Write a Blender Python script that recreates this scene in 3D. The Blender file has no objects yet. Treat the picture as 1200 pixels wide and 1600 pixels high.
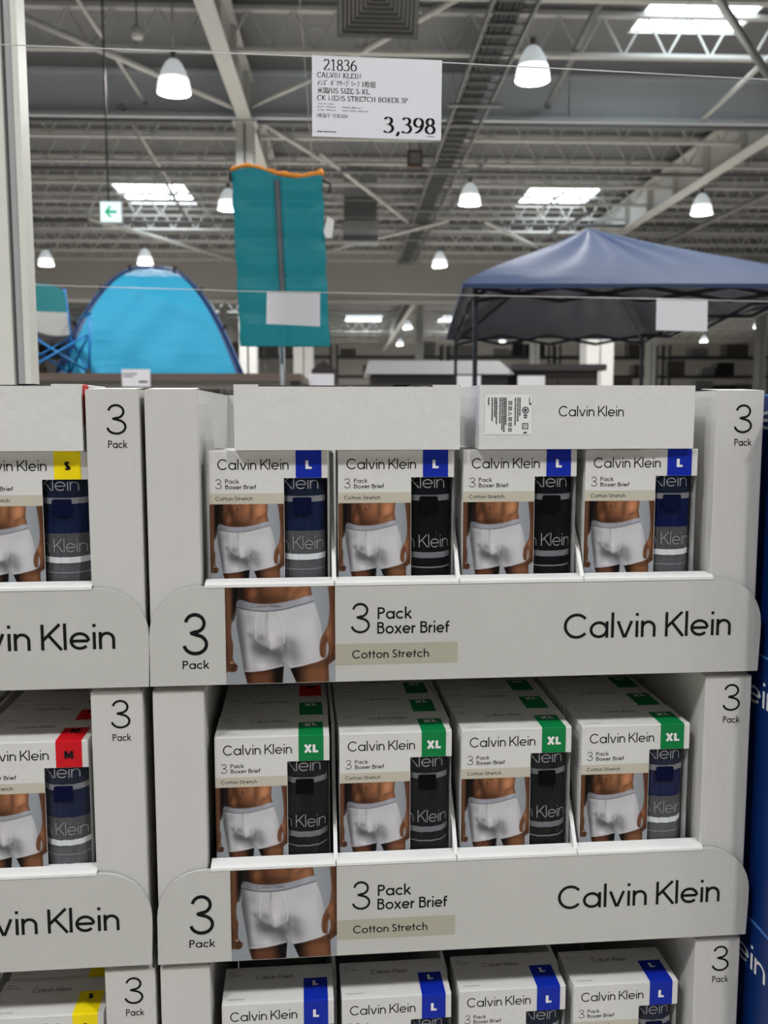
import bpy, math, random
import numpy as np
from mathutils import Matrix, Vector

random.seed(7)
SC = bpy.context.scene
COL = SC.collection
PI = math.pi
R = math.radians

# ------------------------------------------------------------------ camera, world, exposure
FPX = 1450.0                        # focal length in pixels of the 1200 x 1600 frame
CAM = Vector((0, 0, 1.5))
YAW, PITCH = R(2.4), math.atan(160 / FPX)
c = bpy.data.cameras.new('camera')
cam = bpy.data.objects.new('camera', c)
COL.objects.link(cam)
cam.location = CAM
cam.rotation_euler = (PI / 2 - PITCH, 0, -YAW)
c.sensor_fit = 'HORIZONTAL'
c.sensor_width = 36
c.lens = 36 * FPX / 1200
c.clip_start, c.clip_end = .02, 200
c.dof.use_dof = True
c.dof.focus_distance = 1.07
c.dof.aperture_fstop = 10.5
SC.camera = cam

W = bpy.data.worlds.new('world')
SC.world = W
W.use_nodes = True
W.node_tree.nodes['Background'].inputs[0].default_value = (.9, .95, 1, 1)
W.node_tree.nodes['Background'].inputs[1].default_value = .25
SC.view_settings.view_transform = 'Standard'
SC.view_settings.look = 'None'
SC.view_settings.gamma = 1
SC.view_settings.exposure = -0.22
SC.view_settings.use_curve_mapping = False
try:
    SC.cycles.use_denoising = True
    SC.cycles.max_bounces = 8
    SC.cycles.diffuse_bounces = 4
    SC.cycles.transparent_max_bounces = 12
    SC.cycles.sample_clamp_indirect = 4
    SC.cycles.caustics_reflective = False
    SC.cycles.caustics_refractive = False
except Exception:
    pass
LAMP_POWER = 470          # lamps over the hall
NEAR_POWER = 208          # lamps over this aisle
SKY_EMIT = 7.0

_fw = Vector((math.sin(YAW) * math.cos(PITCH), math.cos(YAW) * math.cos(PITCH), -math.sin(PITCH)))
_rt = Vector((math.cos(YAW), -math.sin(YAW), 0))
_up = _rt.cross(_fw)


def ray(px, py):
    return _fw + _rt * ((px - 600) / FPX) - _up * ((py - 800) / FPX)


def at(px, py, Y):
    d = ray(px, py)
    return CAM + d * (Y / d.y)


def at_h(px, py, h):
    d = ray(px, py)
    return CAM + d * (h / d.z)


# ------------------------------------------------------------------ materials
def lin(v):
    v = v / 255
    return v / 12.92 if v <= .04045 else ((v + .055) / 1.055) ** 2.4


def rgb(r, g, b):
    return (lin(r), lin(g), lin(b), 1)


MATS = {}


def mat(name, col, rough=.6, metal=0, spec=.5, noise=0, nscale=8, bump=0, bscale=40, emit=0, emit_col=None, stretch=None):
    m = bpy.data.materials.new(name)
    m.use_nodes = True
    nt = m.node_tree
    b = nt.nodes['Principled BSDF']
    b.inputs['Base Color'].default_value = col
    b.inputs['Roughness'].default_value = rough
    b.inputs['Metallic'].default_value = metal
    b.inputs['Specular IOR Level'].default_value = spec
    if noise or bump:
        tc = nt.nodes.new('ShaderNodeTexCoord')
        mp = nt.nodes.new('ShaderNodeMapping')
        if stretch:
            mp.inputs['Scale'].default_value = stretch
        nt.links.new(tc.outputs['Object'], mp.inputs[0])
    if noise:
        n = nt.nodes.new('ShaderNodeTexNoise')
        n.inputs['Scale'].default_value = nscale
        n.inputs['Detail'].default_value = 4
        nt.links.new(mp.outputs[0], n.inputs['Vector'])
        rp = nt.nodes.new('ShaderNodeMapRange')
        rp.inputs['To Min'].default_value = 1 - noise
        rp.inputs['To Max'].default_value = 1 + noise
        nt.links.new(n.outputs['Fac'], rp.inputs['Value'])
        mx = nt.nodes.new('ShaderNodeVectorMath')
        mx.operation = 'SCALE'
        mx.inputs[0].default_value = col[:3]
        nt.links.new(rp.outputs[0], mx.inputs['Scale'])
        nt.links.new(mx.outputs[0], b.inputs['Base Color'])
    if bump:
        n2 = nt.nodes.new('ShaderNodeTexNoise')
        n2.inputs['Scale'].default_value = bscale
        n2.inputs['Detail'].default_value = 3
        nt.links.new(mp.outputs[0], n2.inputs['Vector'])
        bp = nt.nodes.new('ShaderNodeBump')
        bp.inputs['Strength'].default_value = bump
        bp.inputs['Distance'].default_value = .02
        nt.links.new(n2.outputs['Fac'], bp.inputs['Height'])
        nt.links.new(bp.outputs[0], b.inputs['Normal'])
    if emit:
        b.inputs['Emission Color'].default_value = emit_col or col
        b.inputs['Emission Strength'].default_value = emit
    MATS[name] = m
    return m


def film_mat():
    m = bpy.data.materials.new('clear_film')
    m.use_nodes = True
    nt = m.node_tree
    nt.nodes.remove(nt.nodes['Principled BSDF'])
    out = nt.nodes['Material Output']
    tr = nt.nodes.new('ShaderNodeBsdfTransparent')
    tr.inputs[0].default_value = (.95, .955, .96, 1)
    gl = nt.nodes.new('ShaderNodeBsdfGlossy')
    gl.inputs['Roughness'].default_value = .06
    mx = nt.nodes.new('ShaderNodeMixShader')
    fr = nt.nodes.new('ShaderNodeLayerWeight')
    fr.inputs['Blend'].default_value = .5
    pw = nt.nodes.new('ShaderNodeMath'); pw.operation = 'POWER'; pw.inputs[1].default_value = 4
    sc = nt.nodes.new('ShaderNodeMath'); sc.operation = 'MULTIPLY'; sc.inputs[1].default_value = .7
    tc = nt.nodes.new('ShaderNodeTexCoord')
    mp = nt.nodes.new('ShaderNodeMapping')
    mp.inputs['Scale'].default_value = (1, 1, .25)
    n = nt.nodes.new('ShaderNodeTexNoise')
    n.inputs['Scale'].default_value = 70
    n.inputs['Detail'].default_value = 2
    bp = nt.nodes.new('ShaderNodeBump')
    bp.inputs['Strength'].default_value = .4
    bp.inputs['Distance'].default_value = .006
    L = nt.links.new
    L(tc.outputs['Object'], mp.inputs[0]); L(mp.outputs[0], n.inputs['Vector']); L(n.outputs['Fac'], bp.inputs['Height'])
    L(bp.outputs[0], gl.inputs['Normal']); L(bp.outputs[0], fr.inputs['Normal'])
    ad = nt.nodes.new('ShaderNodeMath'); ad.operation = 'ADD'; ad.inputs[1].default_value = .022
    L(fr.outputs['Facing'], pw.inputs[0]); L(pw.outputs[0], sc.inputs[0]); L(sc.outputs[0], ad.inputs[0])
    L(ad.outputs[0], mx.inputs[0]); L(tr.outputs[0], mx.inputs[1]); L(gl.outputs[0], mx.inputs[2]); L(mx.outputs[0], out.inputs[0])
    return m


def print_mat():
    m = bpy.data.materials.new('printed_photo')
    m.use_nodes = True
    nt = m.node_tree
    b = nt.nodes['Principled BSDF']
    a = nt.nodes.new('ShaderNodeAttribute')
    a.attribute_name = 'Col'
    nt.links.new(a.outputs['Color'], b.inputs['Base Color'])
    b.inputs['Roughness'].default_value = .6
    b.inputs['Specular IOR Level'].default_value = .12
    return m


CARD = mat('white_carton', (.70, .695, .685, 1), .5, noise=.03, nscale=30, bump=.06, bscale=60)
BOARD = mat('display_board', (.62, .61, .595, 1), .5, noise=.03, nscale=14, bump=.05, bscale=45, stretch=(3, 1, .5))
LIPM = mat('white_board_edge', (.84, .84, .83, 1), .45, bump=.08, bscale=90)
PANELM = mat('printed_grey_board', (.555, .55, .53, 1), .45, noise=.02, nscale=10, bump=.05, bscale=40, stretch=(3, 1, .5))
INK = mat('black_ink', (.008, .008, .009, 1), .8, spec=.15)
INK2 = mat('soft_ink', (.05, .05, .055, 1), .5)
BEIGE = mat('beige_band', rgb(196, 190, 174), .5)
BEIGE2 = mat('beige_band_display', rgb(176, 172, 156), .5)
EDGE = mat('kraft_edge', rgb(150, 140, 125), .8)
WHITEINK = mat('white_ink', (.85, .85, .85, 1), .5)
PRINT = print_mat()
FILM = film_mat()
STICK = {'S': mat('yellow_sticker', rgb(250, 225, 10), .5, spec=.25), 'M': mat('red_sticker', rgb(205, 15, 30), .5, spec=.25),
         'L': mat('blue_sticker', rgb(8, 40, 165), .5, spec=.25), 'XL': mat('green_sticker', rgb(0, 125, 65), .5, spec=.25)}
F_NAVY = mat('navy_cotton', rgb(18, 32, 68), .85, spec=.1, bump=.2, bscale=60, stretch=(4, 1, 1))
F_ROYAL = mat('royal_cotton', rgb(8, 22, 74), .85, spec=.1)
F_BLACK = mat('black_cotton', rgb(7, 8, 12), .8, spec=.1, bump=.2, bscale=60, stretch=(4, 1, 1))
F_GREY = mat('grey_cotton', rgb(98, 98, 103), .85, spec=.1, bump=.2, bscale=60, stretch=(4, 1, 1))
F_CHAR = mat('charcoal_band', rgb(88, 88, 93), .8, spec=.1)
F_DNAVY = mat('dark_navy_band', rgb(24, 33, 56), .8, spec=.1)
F_DBLACK = mat('dark_band', rgb(15, 17, 22), .8, spec=.1)
F_LGREY = mat('light_grey_stripe', rgb(140, 140, 144), .8, spec=.1)
F_WHITE = mat('white_stripe', rgb(232, 236, 240), .8, spec=.1)
F_MGREY = mat('mid_grey_stripe', rgb(122, 124, 130), .8, spec=.1)
T_GREY = mat('grey_knit_letters', rgb(160, 160, 165), .8)
TAG_N = mat('navy_hang_tag', rgb(5, 12, 48), .8, spec=.1)
TAG_B = mat('black_hang_tag', rgb(3, 4, 6), .8, spec=.1)


# ------------------------------------------------------------------ mesh helpers
class MB:
    def __init__(s):
        s.v, s.f, s.m, s.s = [], [], [], []

    def add(s, vs, fs, mi=0, sm=False):
        n = len(s.v)
        s.v += [tuple(p) for p in vs]
        for f in fs:
            s.f.append(tuple(i + n for i in f)); s.m.append(mi); s.s.append(sm)

    def quad(s, a, b, c_, d, mi=0):
        s.add([a, b, c_, d], [(0, 1, 2, 3)], mi)

    def box(s, x0, x1, y0, y1, z0, z1, mi=0):
        s.add([(x0, y0, z0), (x1, y0, z0), (x1, y1, z0), (x0, y1, z0), (x0, y0, z1), (x1, y0, z1), (x1, y1, z1), (x0, y1, z1)],
              [(3, 2, 1, 0), (4, 5, 6, 7), (0, 1, 5, 4), (1, 2, 6, 5), (2, 3, 7, 6), (3, 0, 4, 7)], mi)

    def rbox(s, x0, x1, y0, y1, z0, z1, r, mi=0, n=3):
        """box with rounded vertical edges"""
        pts = []
        for cx, cy, a0 in ((x1 - r, y1 - r, 0), (x0 + r, y1 - r, 90), (x0 + r, y0 + r, 180), (x1 - r, y0 + r, 270)):
            for k in range(n + 1):
                a = R(a0 + 90 * k / n)
                pts.append((cx + r * math.cos(a), cy + r * math.sin(a)))
        s.prism(pts, z0, z1, mi)

    def prism(s, pts, z0, z1, mi=0, axis='z'):
        k = len(pts)
        if axis == 'z':
            vs = [(x, y, z0) for x, y in pts] + [(x, y, z1) for x, y in pts]
        elif axis == 'y':                    # pts are (x, z); extruded along y
            vs = [(x, z0, y) for x, y in pts] + [(x, z1, y) for x, y in pts]
        else:                                # pts are (y, z); extruded along x
            vs = [(z0, x, y) for x, y in pts] + [(z1, x, y) for x, y in pts]
        fs = [tuple(range(k))[::-1], tuple(range(k, 2 * k))] + [(i, (i + 1) % k, k + (i + 1) % k, k + i) for i in range(k)]
        s.add(vs, fs, mi)

    def bar(s, p0, p1, w, h=None, mi=0):
        h = h or w
        p0, p1 = Vector(p0), Vector(p1)
        d = (p1 - p0).normalized()
        u = d.cross(Vector((0, 0, 1)))
        if u.length < 1e-3:
            u = Vector((1, 0, 0))
        u.normalize()
        v = u.cross(d)
        vs = []
        for p in (p0, p1):
            for a, b in ((-1, -1), (1, -1), (1, 1), (-1, 1)):
                vs.append(p + u * (a * w / 2) + v * (b * h / 2))
        s.add(vs, [(0, 1, 2, 3), (7, 6, 5, 4), (0, 4, 5, 1), (1, 5, 6, 2), (2, 6, 7, 3), (3, 7, 4, 0)], mi)

    def tube(s, pts, r, n=8, mi=0):
        pts = [Vector(p) for p in pts]
        vs, fs = [], []
        prev = None
        for i, p in enumerate(pts):
            d = (pts[min(i + 1, len(pts) - 1)] - pts[max(i - 1, 0)]).normalized()
            u = d.cross(Vector((0, 0, 1))) if prev is None else prev - d * prev.dot(d)
            if u.length < 1e-4:
                u = d.cross(Vector((1, 0, 0)))
            u.normalize(); prev = u
            v = d.cross(u)
            rr = r[i] if isinstance(r, (list, tuple)) else r
            for k in range(n):
                a = 2 * PI * k / n
                vs.append(p + (u * math.cos(a) + v * math.sin(a)) * rr)
        for i in range(len(pts) - 1):
            for k in range(n):
                k2 = (k + 1) % n
                fs.append((i * n + k, i * n + k2, (i + 1) * n + k2, (i + 1) * n + k))
        e = (len(pts) - 1) * n
        fs += [tuple(range(n))[::-1], tuple(range(e, e + n))]
        s.add(vs, fs, mi, True)

    def lathe(s, prof, n=24, mi=0, c_=(0, 0, 0)):
        vs, fs = [], []
        for r, z in prof:
            for k in range(n):
                a = 2 * PI * k / n
                vs.append((c_[0] + r * math.cos(a), c_[1] + r * math.sin(a), c_[2] + z))
        for i in range(len(prof) - 1):
            for k in range(n):
                k2 = (k + 1) % n
                fs.append((i * n + k, i * n + k2, (i + 1) * n + k2, (i + 1) * n + k))
        s.add(vs, fs, mi, True)

    def grid(s, fn, nu, nv, mi=0, sm=True):
        vs = [fn(i / nu, j / nv) for j in range(nv + 1) for i in range(nu + 1)]
        fs = [(j * (nu + 1) + i, j * (nu + 1) + i + 1, (j + 1) * (nu + 1) + i + 1, (j + 1) * (nu + 1) + i)
              for j in range(nv) for i in range(nu)]
        if callable(mi):
            n = len(s.v)
            s.v += [tuple(p) for p in vs]
            for q, f in enumerate(fs):
                s.f.append(tuple(i + n for i in f)); s.s.append(sm)
                s.m.append(mi((q % nu + .5) / nu, (q // nu + .5) / nv))
        else:
            s.add(vs, fs, mi, sm)

    def mesh(s, name, mats, colors=None):
        me = bpy.data.meshes.new(name)
        me.from_pydata(s.v, [], s.f)
        for m in (mats if isinstance(mats, (list, tuple)) else [mats]):
            me.materials.append(m)
        me.polygons.foreach_set('material_index', s.m)
        me.polygons.foreach_set('use_smooth', s.s)
        if colors is not None:
            start, arr = colors
            at_ = me.color_attributes.new('Col', 'FLOAT_COLOR', 'POINT')
            full = np.ones((len(s.v), 4), np.float32)
            full[start:start + len(arr), :3] = arr
            at_.data.foreach_set('color', full.ravel())
        me.update()
        return me

    def build(s, name, mats, parent=None, colors=None):
        return link(s.mesh(name, mats, colors), name, parent)


def link(me, name, parent=None):
    o = bpy.data.objects.new(name, me)
    COL.objects.link(o)
    if parent:
        o.parent = parent
    return o


def tag(o, label=None, cat=None, group=None, kind=None):
    if label: o['label'] = label
    if cat: o['category'] = cat
    if group: o['group'] = group
    if kind: o['kind'] = kind
    return o


def thing(name, label, cat, loc=(0, 0, 0), rz=0, group=None):
    o = link(None, name)
    o.location = loc
    o.rotation_euler = (0, 0, rz)
    return tag(o, label, cat, group)


def copy_tree(o, parent=None):
    n = o.copy()
    COL.objects.link(n)
    if parent:
        n.parent = parent
    for ch in list(o.children):
        copy_tree(ch, n)
    return n


# ------------------------------------------------------------------ lettering (strokes laid out as flat ink)
def arc(cx, cy, rx, ry, a0, a1, n=None):
    n = n or max(4, int(abs(a1 - a0) / 11))
    return [(cx + rx * math.cos(R(a0 + (a1 - a0) * k / n)), cy + ry * math.sin(R(a0 + (a1 - a0) * k / n))) for k in range(n + 1)]


def glyph(ch, t, X=.67):
    """monoline geometric letters: returns (advance width, strokes); cap height 1"""
    h = t / 2
    r = X / 2 - h
    q = .375 - h                       # round letters are a little wider than tall
    if ch == 'C': return .98, [arc(.515, .5, .515 - h, .515 - h, 40, 320)]
    if ch == 'K': return .76, [[(h, 0), (h, 1)], [(.69, 1), (h * 1.2, .38)], [(.27, .585), (.74, 0)]]
    if ch == 'a': return .76, [arc(.375, X / 2, q, r + .01, 0, 360, 32), [(.755 - h, 0), (.755 - h, X)]]
    if ch == 'l': return t, [[(h, 0), (h, 1.03)]]
    if ch == 'v': return .66, [[(h * .9, X), (.33 - h * .25, 0)], [(.33 + h * .25, 0), (.66 - h * .9, X)]]
    if ch == 'i': return t, [[(h, 0), (h, X)], [(h, .87), (h, .87 + t * 1.05)]]
    if ch == 'n': return .60, [[(h, 0), (h, X)], arc(.30, X - .30, .30 - h, .305 - h, 180, 0) + [(.60 - h, 0)]]
    if ch == 'e': return .74, [[(h, X / 2), (.745 - h, X / 2)], arc(.375, X / 2, q, r + .01, 0, 318, 30)]
    if ch == 'P': return .62, [[(h, 0), (h, 1)], [(h, 1 - h), (.34, 1 - h)] + arc(.34, .72, .28 - h, .28 - h, 90, -90)[1:] + [(h, .44 + h)]]
    if ch == 'c': return .68, [arc(.375, X / 2, q, r + .01, 44, 316)]
    if ch == 'k': return .58, [[(h, 0), (h, 1.03)], [(.52, X), (h * 1.2, .23)], [(.22, .40), (.56, 0)]]
    if ch == 'B': return .66, [[(h, 0), (h, 1)], [(h, 1 - h), (.34, 1 - h)] + arc(.34, .765, .26 - h, .235 - h, 90, -90)[1:] + [(h, .53 + h)],
                               [(h, .53 + h), (.37, .53 + h)] + arc(.37, .275 + h / 2, .29 - h, .275 - h / 2, 90, -90)[1:] + [(h, h)]]
    if ch == 'o': return .75, [arc(.375, X / 2, q, r + .01, 0, 360, 32)]
    if ch == 'x': return .60, [[(.03, X), (.57, 0)], [(.57, X), (.03, 0)]]
    if ch == 'r': return .38, [[(h, 0), (h, X)], arc(.32, X - .32, .32 - h, .32 - h, 180, 80)]
    if ch == 'f': return .38, [[(.13, 0), (.13, .8)] + arc(.31, .80, .18, .2 - h, 180, 90)[1:] + [(.38, 1 - h)], [(0, X - h), (.36, X - h)]]
    if ch == 't': return .36, [[(.16, 0), (.16, .90)], [(0, X - h), (.36, X - h)]]
    if ch == 'h': return .60, [[(h, 0), (h, 1.03)], arc(.30, X - .30, .30 - h, .305 - h, 180, 0) + [(.60 - h, 0)]]
    if ch == 'S': return .60, [arc(.30, .745, .26 - h, .255 - h, 25, 250, 22) + arc(.30, .265, .29 - h, .265 - h, 80, -158, 24)]
    if ch == '3': return .66, [arc(.325, .755, .275 - h, .245 - h, 172, -90, 26) + [(.20, .515)], [(.25, .515)] + arc(.325, .26, .325 - h, .262 - h, 78, -172, 28)]
    if ch == 'L': return .56, [[(h, 0), (h, 1)], [(h, h), (.56, h)]]
    if ch == 'X': return .80, [[(.12, 1), (.68, 0)], [(.68, 1), (.12, 0)]]
    if ch == 'M': return .98, [[(h, 0), (h, 1)], [(h, 1 - h * .4), (.49, .28), (.98 - h, 1 - h * .4)], [(.98 - h, 0), (.98 - h, 1)]]
    return .3, []


def serif_glyph(ch):
    """book face: (advance, strokes, serif points (x, y, half length))"""
    G = {
        '0': (.5, [arc(.25, .5, .20, .47, 0, 360, 30)], []),
        '1': (.46, [[(.10, .84), (.25, .97)], [(.25, 0), (.25, .98)]], [(.25, 0, .14)]),
        '2': (.5, [arc(.24, .74, .19, .235, 165, -35, 20) + [(.04, .06)], [(.03, .05), (.47, .05)], [(.45, .05), (.48, .18)]], []),
        '3': (.5, [arc(.22, .765, .17, .21, 155, -80, 20), [(.15, .54), (.24, .545)], arc(.20, .285, .24, .26, 80, -140, 22)], []),
        '4': (.5, [[(.34, 0), (.34, .98), (.03, .30), (.49, .30)]], []),
        '6': (.5, [arc(.25, .30, .20, .275, 0, 360, 28), arc(.49, .34, .44, .62, 175, 100, 12)], []),
        '8': (.5, [arc(.25, .75, .16, .22, 0, 360, 26), arc(.25, .27, .20, .25, 0, 360, 28)], []),
        '9': (.5, [arc(.25, .69, .20, .275, 0, 360, 28), arc(.01, .65, .44, .62, -5, -80, 12)], []),
        ',': (.25, [[(.10, .06), (.15, .03), (.13, -.08), (.06, -.18)]], []),
        '.': (.22, [[(.08, .05), (.13, .05)]], []),
        '/': (.35, [[(.02, -.1), (.30, 1.02)]], []),
        '-': (.34, [[(.04, .33), (.28, .33)], [(.04, .365), (.28, .365)]], []),
        'C': (.70, [arc(.37, .5, .32, .49, 42, 318, 28), [(.61, .82), (.63, .97)]], []),
        'A': (.74, [[(.06, 0), (.36, 1)], [(.35, 1), (.66, 0)], [(.17, .35), (.55, .35)]], [(.06, 0, .08), (.67, 0, .09)]),
        'L': (.62, [[(.16, 0), (.16, 1)], [(.16, .03), (.57, .03), (.60, .22)]], [(.16, 1, .12), (.16, 0, .12)]),
        'V': (.72, [[(.07, 1), (.37, 0)], [(.37, 0), (.65, 1)]], [(.07, 1, .09), (.65, 1, .08)]),
        'I': (.36, [[(.18, 0), (.18, 1)]], [(.18, 1, .12), (.18, 0, .12)]),
        'N': (.76, [[(.13, 0), (.13, 1), (.63, 0), (.63, 1)]], [(.13, 0, .09), (.10, 1, .09), (.63, 1, .09)]),
        'K': (.74, [[(.16, 0), (.16, 1)], [(.62, 1), (.16, .45)], [(.28, .58), (.68, 0)]], [(.16, 1, .12), (.16, 0, .12), (.62, 1, .09), (.68, 0, .1)]),
        'E': (.64, [[(.16, 0), (.16, 1)], [(.16, .97), (.55, .97), (.56, .80)], [(.16, .52), (.44, .52)], [(.16, .03), (.57, .03), (.60, .22)]], [(.14, 1, .1), (.14, 0, .1)]),
        'U': (.74, [[(.15, 1), (.15, .32)] + arc(.38, .30, .23, .28, 180, 360, 14)[1:] + [(.61, 1)]], [(.15, 1, .11), (.61, 1, .09)]),
        'S': (.54, [arc(.27, .74, .18, .24, 30, 245, 20) + arc(.26, .265, .20, .25, 75, -155, 20)], []),
        'Z': (.62, [[(.07, .80), (.09, .97), (.54, .97), (.06, .03), (.54, .03), (.58, .22)]], []),
        'X': (.74, [[(.10, 1), (.63, 0)], [(.62, 1), (.11, 0)]], [(.10, 1, .09), (.63, 0, .09), (.62, 1, .08), (.11, 0, .08)]),
        'M': (.90, [[(.12, 0), (.12, 1), (.45, .05), (.76, 1), (.76, 0)]], [(.12, 0, .09), (.76, 0, .11), (.10, 1, .09), (.78, 1, .09)]),
        'T': (.64, [[(.32, 0), (.32, 1)], [(.05, .78), (.06, .97), (.58, .97), (.59, .78)]], [(.32, 0, .12)]),
        'R': (.70, [[(.16, 0), (.16, 1)], [(.16, .97), (.34, .97)] + arc(.34, .74, .20, .23, 90, -90, 14)[1:] + [(.16, .51)], [(.32, .5), (.64, 0)]], [(.14, 1, .1), (.16, 0, .12), (.64, 0, .08)]),
        'H': (.78, [[(.16, 0), (.16, 1)], [(.62, 0), (.62, 1)], [(.16, .52), (.62, .52)]], [(.16, 0, .12), (.16, 1, .12), (.62, 0, .12), (.62, 1, .12)]),
        'B': (.66, [[(.16, 0), (.16, 1)], [(.16, .97), (.32, .97)] + arc(.32, .755, .18, .215, 90, -90, 14)[1:] + [(.16, .54)], [(.3, .54)] + arc(.34, .285, .22, .255, 90, -90, 14)[1:] + [(.16, .03)]], [(.14, 1, .1), (.14, 0, .1)]),
        'O': (.76, [arc(.38, .5, .31, .49, 0, 360, 32)], []),
        'P': (.60, [[(.16, 0), (.16, 1)], [(.16, .97), (.33, .97)] + arc(.33, .73, .20, .24, 90, -90, 14)[1:] + [(.16, .49)]], [(.14, 1, .1), (.16, 0, .12)]),
    }
    return G.get(ch, (.30, [], []))


def ribbon(pts, tv, th=None):
    """flat ribbon along pts; tv = width of upright strokes, th = width of level strokes"""
    th = th or tv
    P = [Vector(p) for p in pts]
    closed = (P[0] - P[-1]).length < 1e-4
    if closed:
        P = P[:-1]
    n = len(P)
    L, Rr = [], []
    for i in range(n):
        a = P[i] - P[i - 1] if (i > 0 or closed) else P[1] - P[0]
        b = P[(i + 1) % n] - P[i] if (i < n - 1 or closed) else P[-1] - P[-2]
        a, b = a.normalized(), b.normalized()
        d = a + b
        d = d.normalized() if d.length > 1e-4 else b
        nrm = Vector((-d.y, d.x))
        k = max(.45, abs(nrm.dot(Vector((-b.y, b.x)))))
        w = (th * abs(d.x) + tv * abs(d.y)) if th != tv else tv
        o = nrm * (w / 2 / k)
        L.append(P[i] + o); Rr.append(P[i] - o)
    vs = [tuple(p) for p in L + Rr]
    fs = [(n + i, n + (i + 1) % n, (i + 1) % n, i) for i in range(n if closed else n - 1)]
    return vs, fs


def text2d(s, t=.12, gap=.12, space=.36, X=.67):
    V, F, x = [], [], 0
    for ch in s:
        if ch == ' ':
            x += space - gap; continue
        adv, st = glyph(ch, t, X)
        for p in st:
            vs, fs = ribbon(p, t)
            n = len(V)
            V += [(a + x, b) for a, b in vs]
            F += [tuple(i + n for i in f) for f in fs]
        x += adv + gap - (.05 if ch in 'CK' else 0)
    return V, F, x - gap


def serif2d(s, tv=.13, th=.05, gap=.06):
    V, F, x = [], [], 0
    for ch in s:
        adv, st, se = serif_glyph(ch)
        for p in st:
            vs, fs = ribbon(p, tv, th)
            n = len(V); V += [(a + x, b) for a, b in vs]; F += [tuple(i + n for i in f) for f in fs]
        for sx, sy, sl in se:
            yy = sy + (th / 2 if sy == 0 else -th / 2)
            vs, fs = ribbon([(sx - sl, yy), (sx + sl, yy)], th)
            n = len(V); V += [(a + x, b) for a, b in vs]; F += [tuple(i + n for i in f) for f in fs]
        x += adv + gap
    return V, F, x - gap


def cjk2d(s):
    """a line set in the built-in font (it carries the Japanese characters); height about 1"""
    cu = bpy.data.curves.new('line', 'FONT')
    cu.body = s
    cu.resolution_u = 2
    ob = bpy.data.objects.new('line', cu)
    COL.objects.link(ob)
    dg = bpy.context.evaluated_depsgraph_get()
    me = bpy.data.meshes.new_from_object(ob.evaluated_get(dg))
    V = [(v.co.x, v.co.y) for v in me.vertices]
    F = [tuple(p.vertices) for p in me.polygons]
    bpy.data.objects.remove(ob); bpy.data.curves.remove(cu); bpy.data.meshes.remove(me)
    if not V:
        return [], [], 1
    x0 = min(v[0] for v in V); x1 = max(v[0] for v in V)
    return [((a - x0) / .72, b / .72) for a, b in V], F, (x1 - x0) / .72


def put(mb, T, x0, x1, base, cap, fr, mi):
    """lay a text set T over x0..x1 at baseline `base` with cap height `cap`; fr maps (x, z) to 3-D"""
    V, F, w = T
    kx = (x1 - x0) / w
    mb.add([fr(x0 + a * kx, base + b * cap) for a, b in V], F, mi)


def text_layers(s, t, gap, space):
    """the same lettering stroke by stroke, so crossing strokes can lie one on the other"""
    out, x = [], 0
    for ch in s:
        adv, st = glyph(ch, t)
        for p in st:
            vs, fs = ribbon(p, t)
            out.append(([(a + x, b) for a, b in vs], fs))
        x += adv + gap
    return [(v, f, x - gap) for v, f in out]


CK_T = text2d('Calvin Klein', .115, .105, .38)
CK_THIN = text2d('Calvin Klein', .085, .105, .38)
PACK_T = text2d('Pack', .145, .085)
BB_T = text2d('Boxer Brief', .145, .085, .42)
CS_T = text2d('Cotton Stretch', .135, .085, .40)
THREE_T = text2d('3', .075)
THREE_B = text2d('3', .085)
NK_T = text2d('n Klein', .07, .11, .36)
KL_T = text2d('Klein', .07, .11, .36)
SIZE_T = {k: text_layers(k, .27, .08, .3) for k in ('S', 'M', 'L', 'XL')}
SIZE_INK = {'S': 1, 'M': 1, 'L': 2, 'XL': 2}


# ------------------------------------------------------------------ the photograph printed on cartons and displays
def smooth_poly(pts, k=5):
    P = np.array(pts, float); n = len(P); out = []
    for i in range(n):
        p0, p1, p2, p3 = P[i - 1], P[i], P[(i + 1) % n], P[(i + 2) % n]
        for s in range(k):
            t = s / k
            out.append(.5 * ((2 * p1) + (-p0 + p2) * t + (2 * p0 - 5 * p1 + 4 * p2 - p3) * t * t + (-p0 + 3 * p1 - 3 * p2 + p3) * t ** 3))
    return np.array(out)


def sdist(x, y, poly):
    """signed distance, negative inside"""
    P = np.asarray(poly, float)
    d = np.full(x.shape, 1e9); inside = np.zeros(x.shape, bool)
    for i in range(len(P)):
        a, b = P[i - 1], P[i]
        e = b - a; w = np.stack([x - a[0], y - a[1]])
        t = np.clip((w[0] * e[0] + w[1] * e[1]) / max(e @ e, 1e-12), 0, 1)
        d = np.minimum(d, np.hypot(w[0] - e[0] * t, w[1] - e[1] * t))
        cnd = ((a[1] > y) != (b[1] > y)) & (x < (b[0] - a[0]) * (y - a[1]) / (b[1] - a[1] + 1e-12) + a[0])
        inside ^= cnd
    return np.where(inside, -d, d)


def ldist(x, y, pts):
    d = np.full(x.shape, 1e9)
    P = np.asarray(pts, float)
    for i in range(1, len(P)):
        a, b = P[i - 1], P[i]; e = b - a
        t = np.clip(((x - a[0]) * e[0] + (y - a[1]) * e[1]) / max(e @ e, 1e-12), 0, 1)
        d = np.minimum(d, np.hypot(x - a[0] - e[0] * t, y - a[1] - e[1] * t))
    return d


def Lp(pts):      # points measured on the display's print -> picture units
    return [((X - 388) / 742, .151 + (Y - 68) / 742) for X, Y in pts]


def Bp(pts):      # points measured on a carton's print -> picture units
    return [((X - 72) / 650, (Y - 595) / 650) for X, Y in pts]


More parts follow.
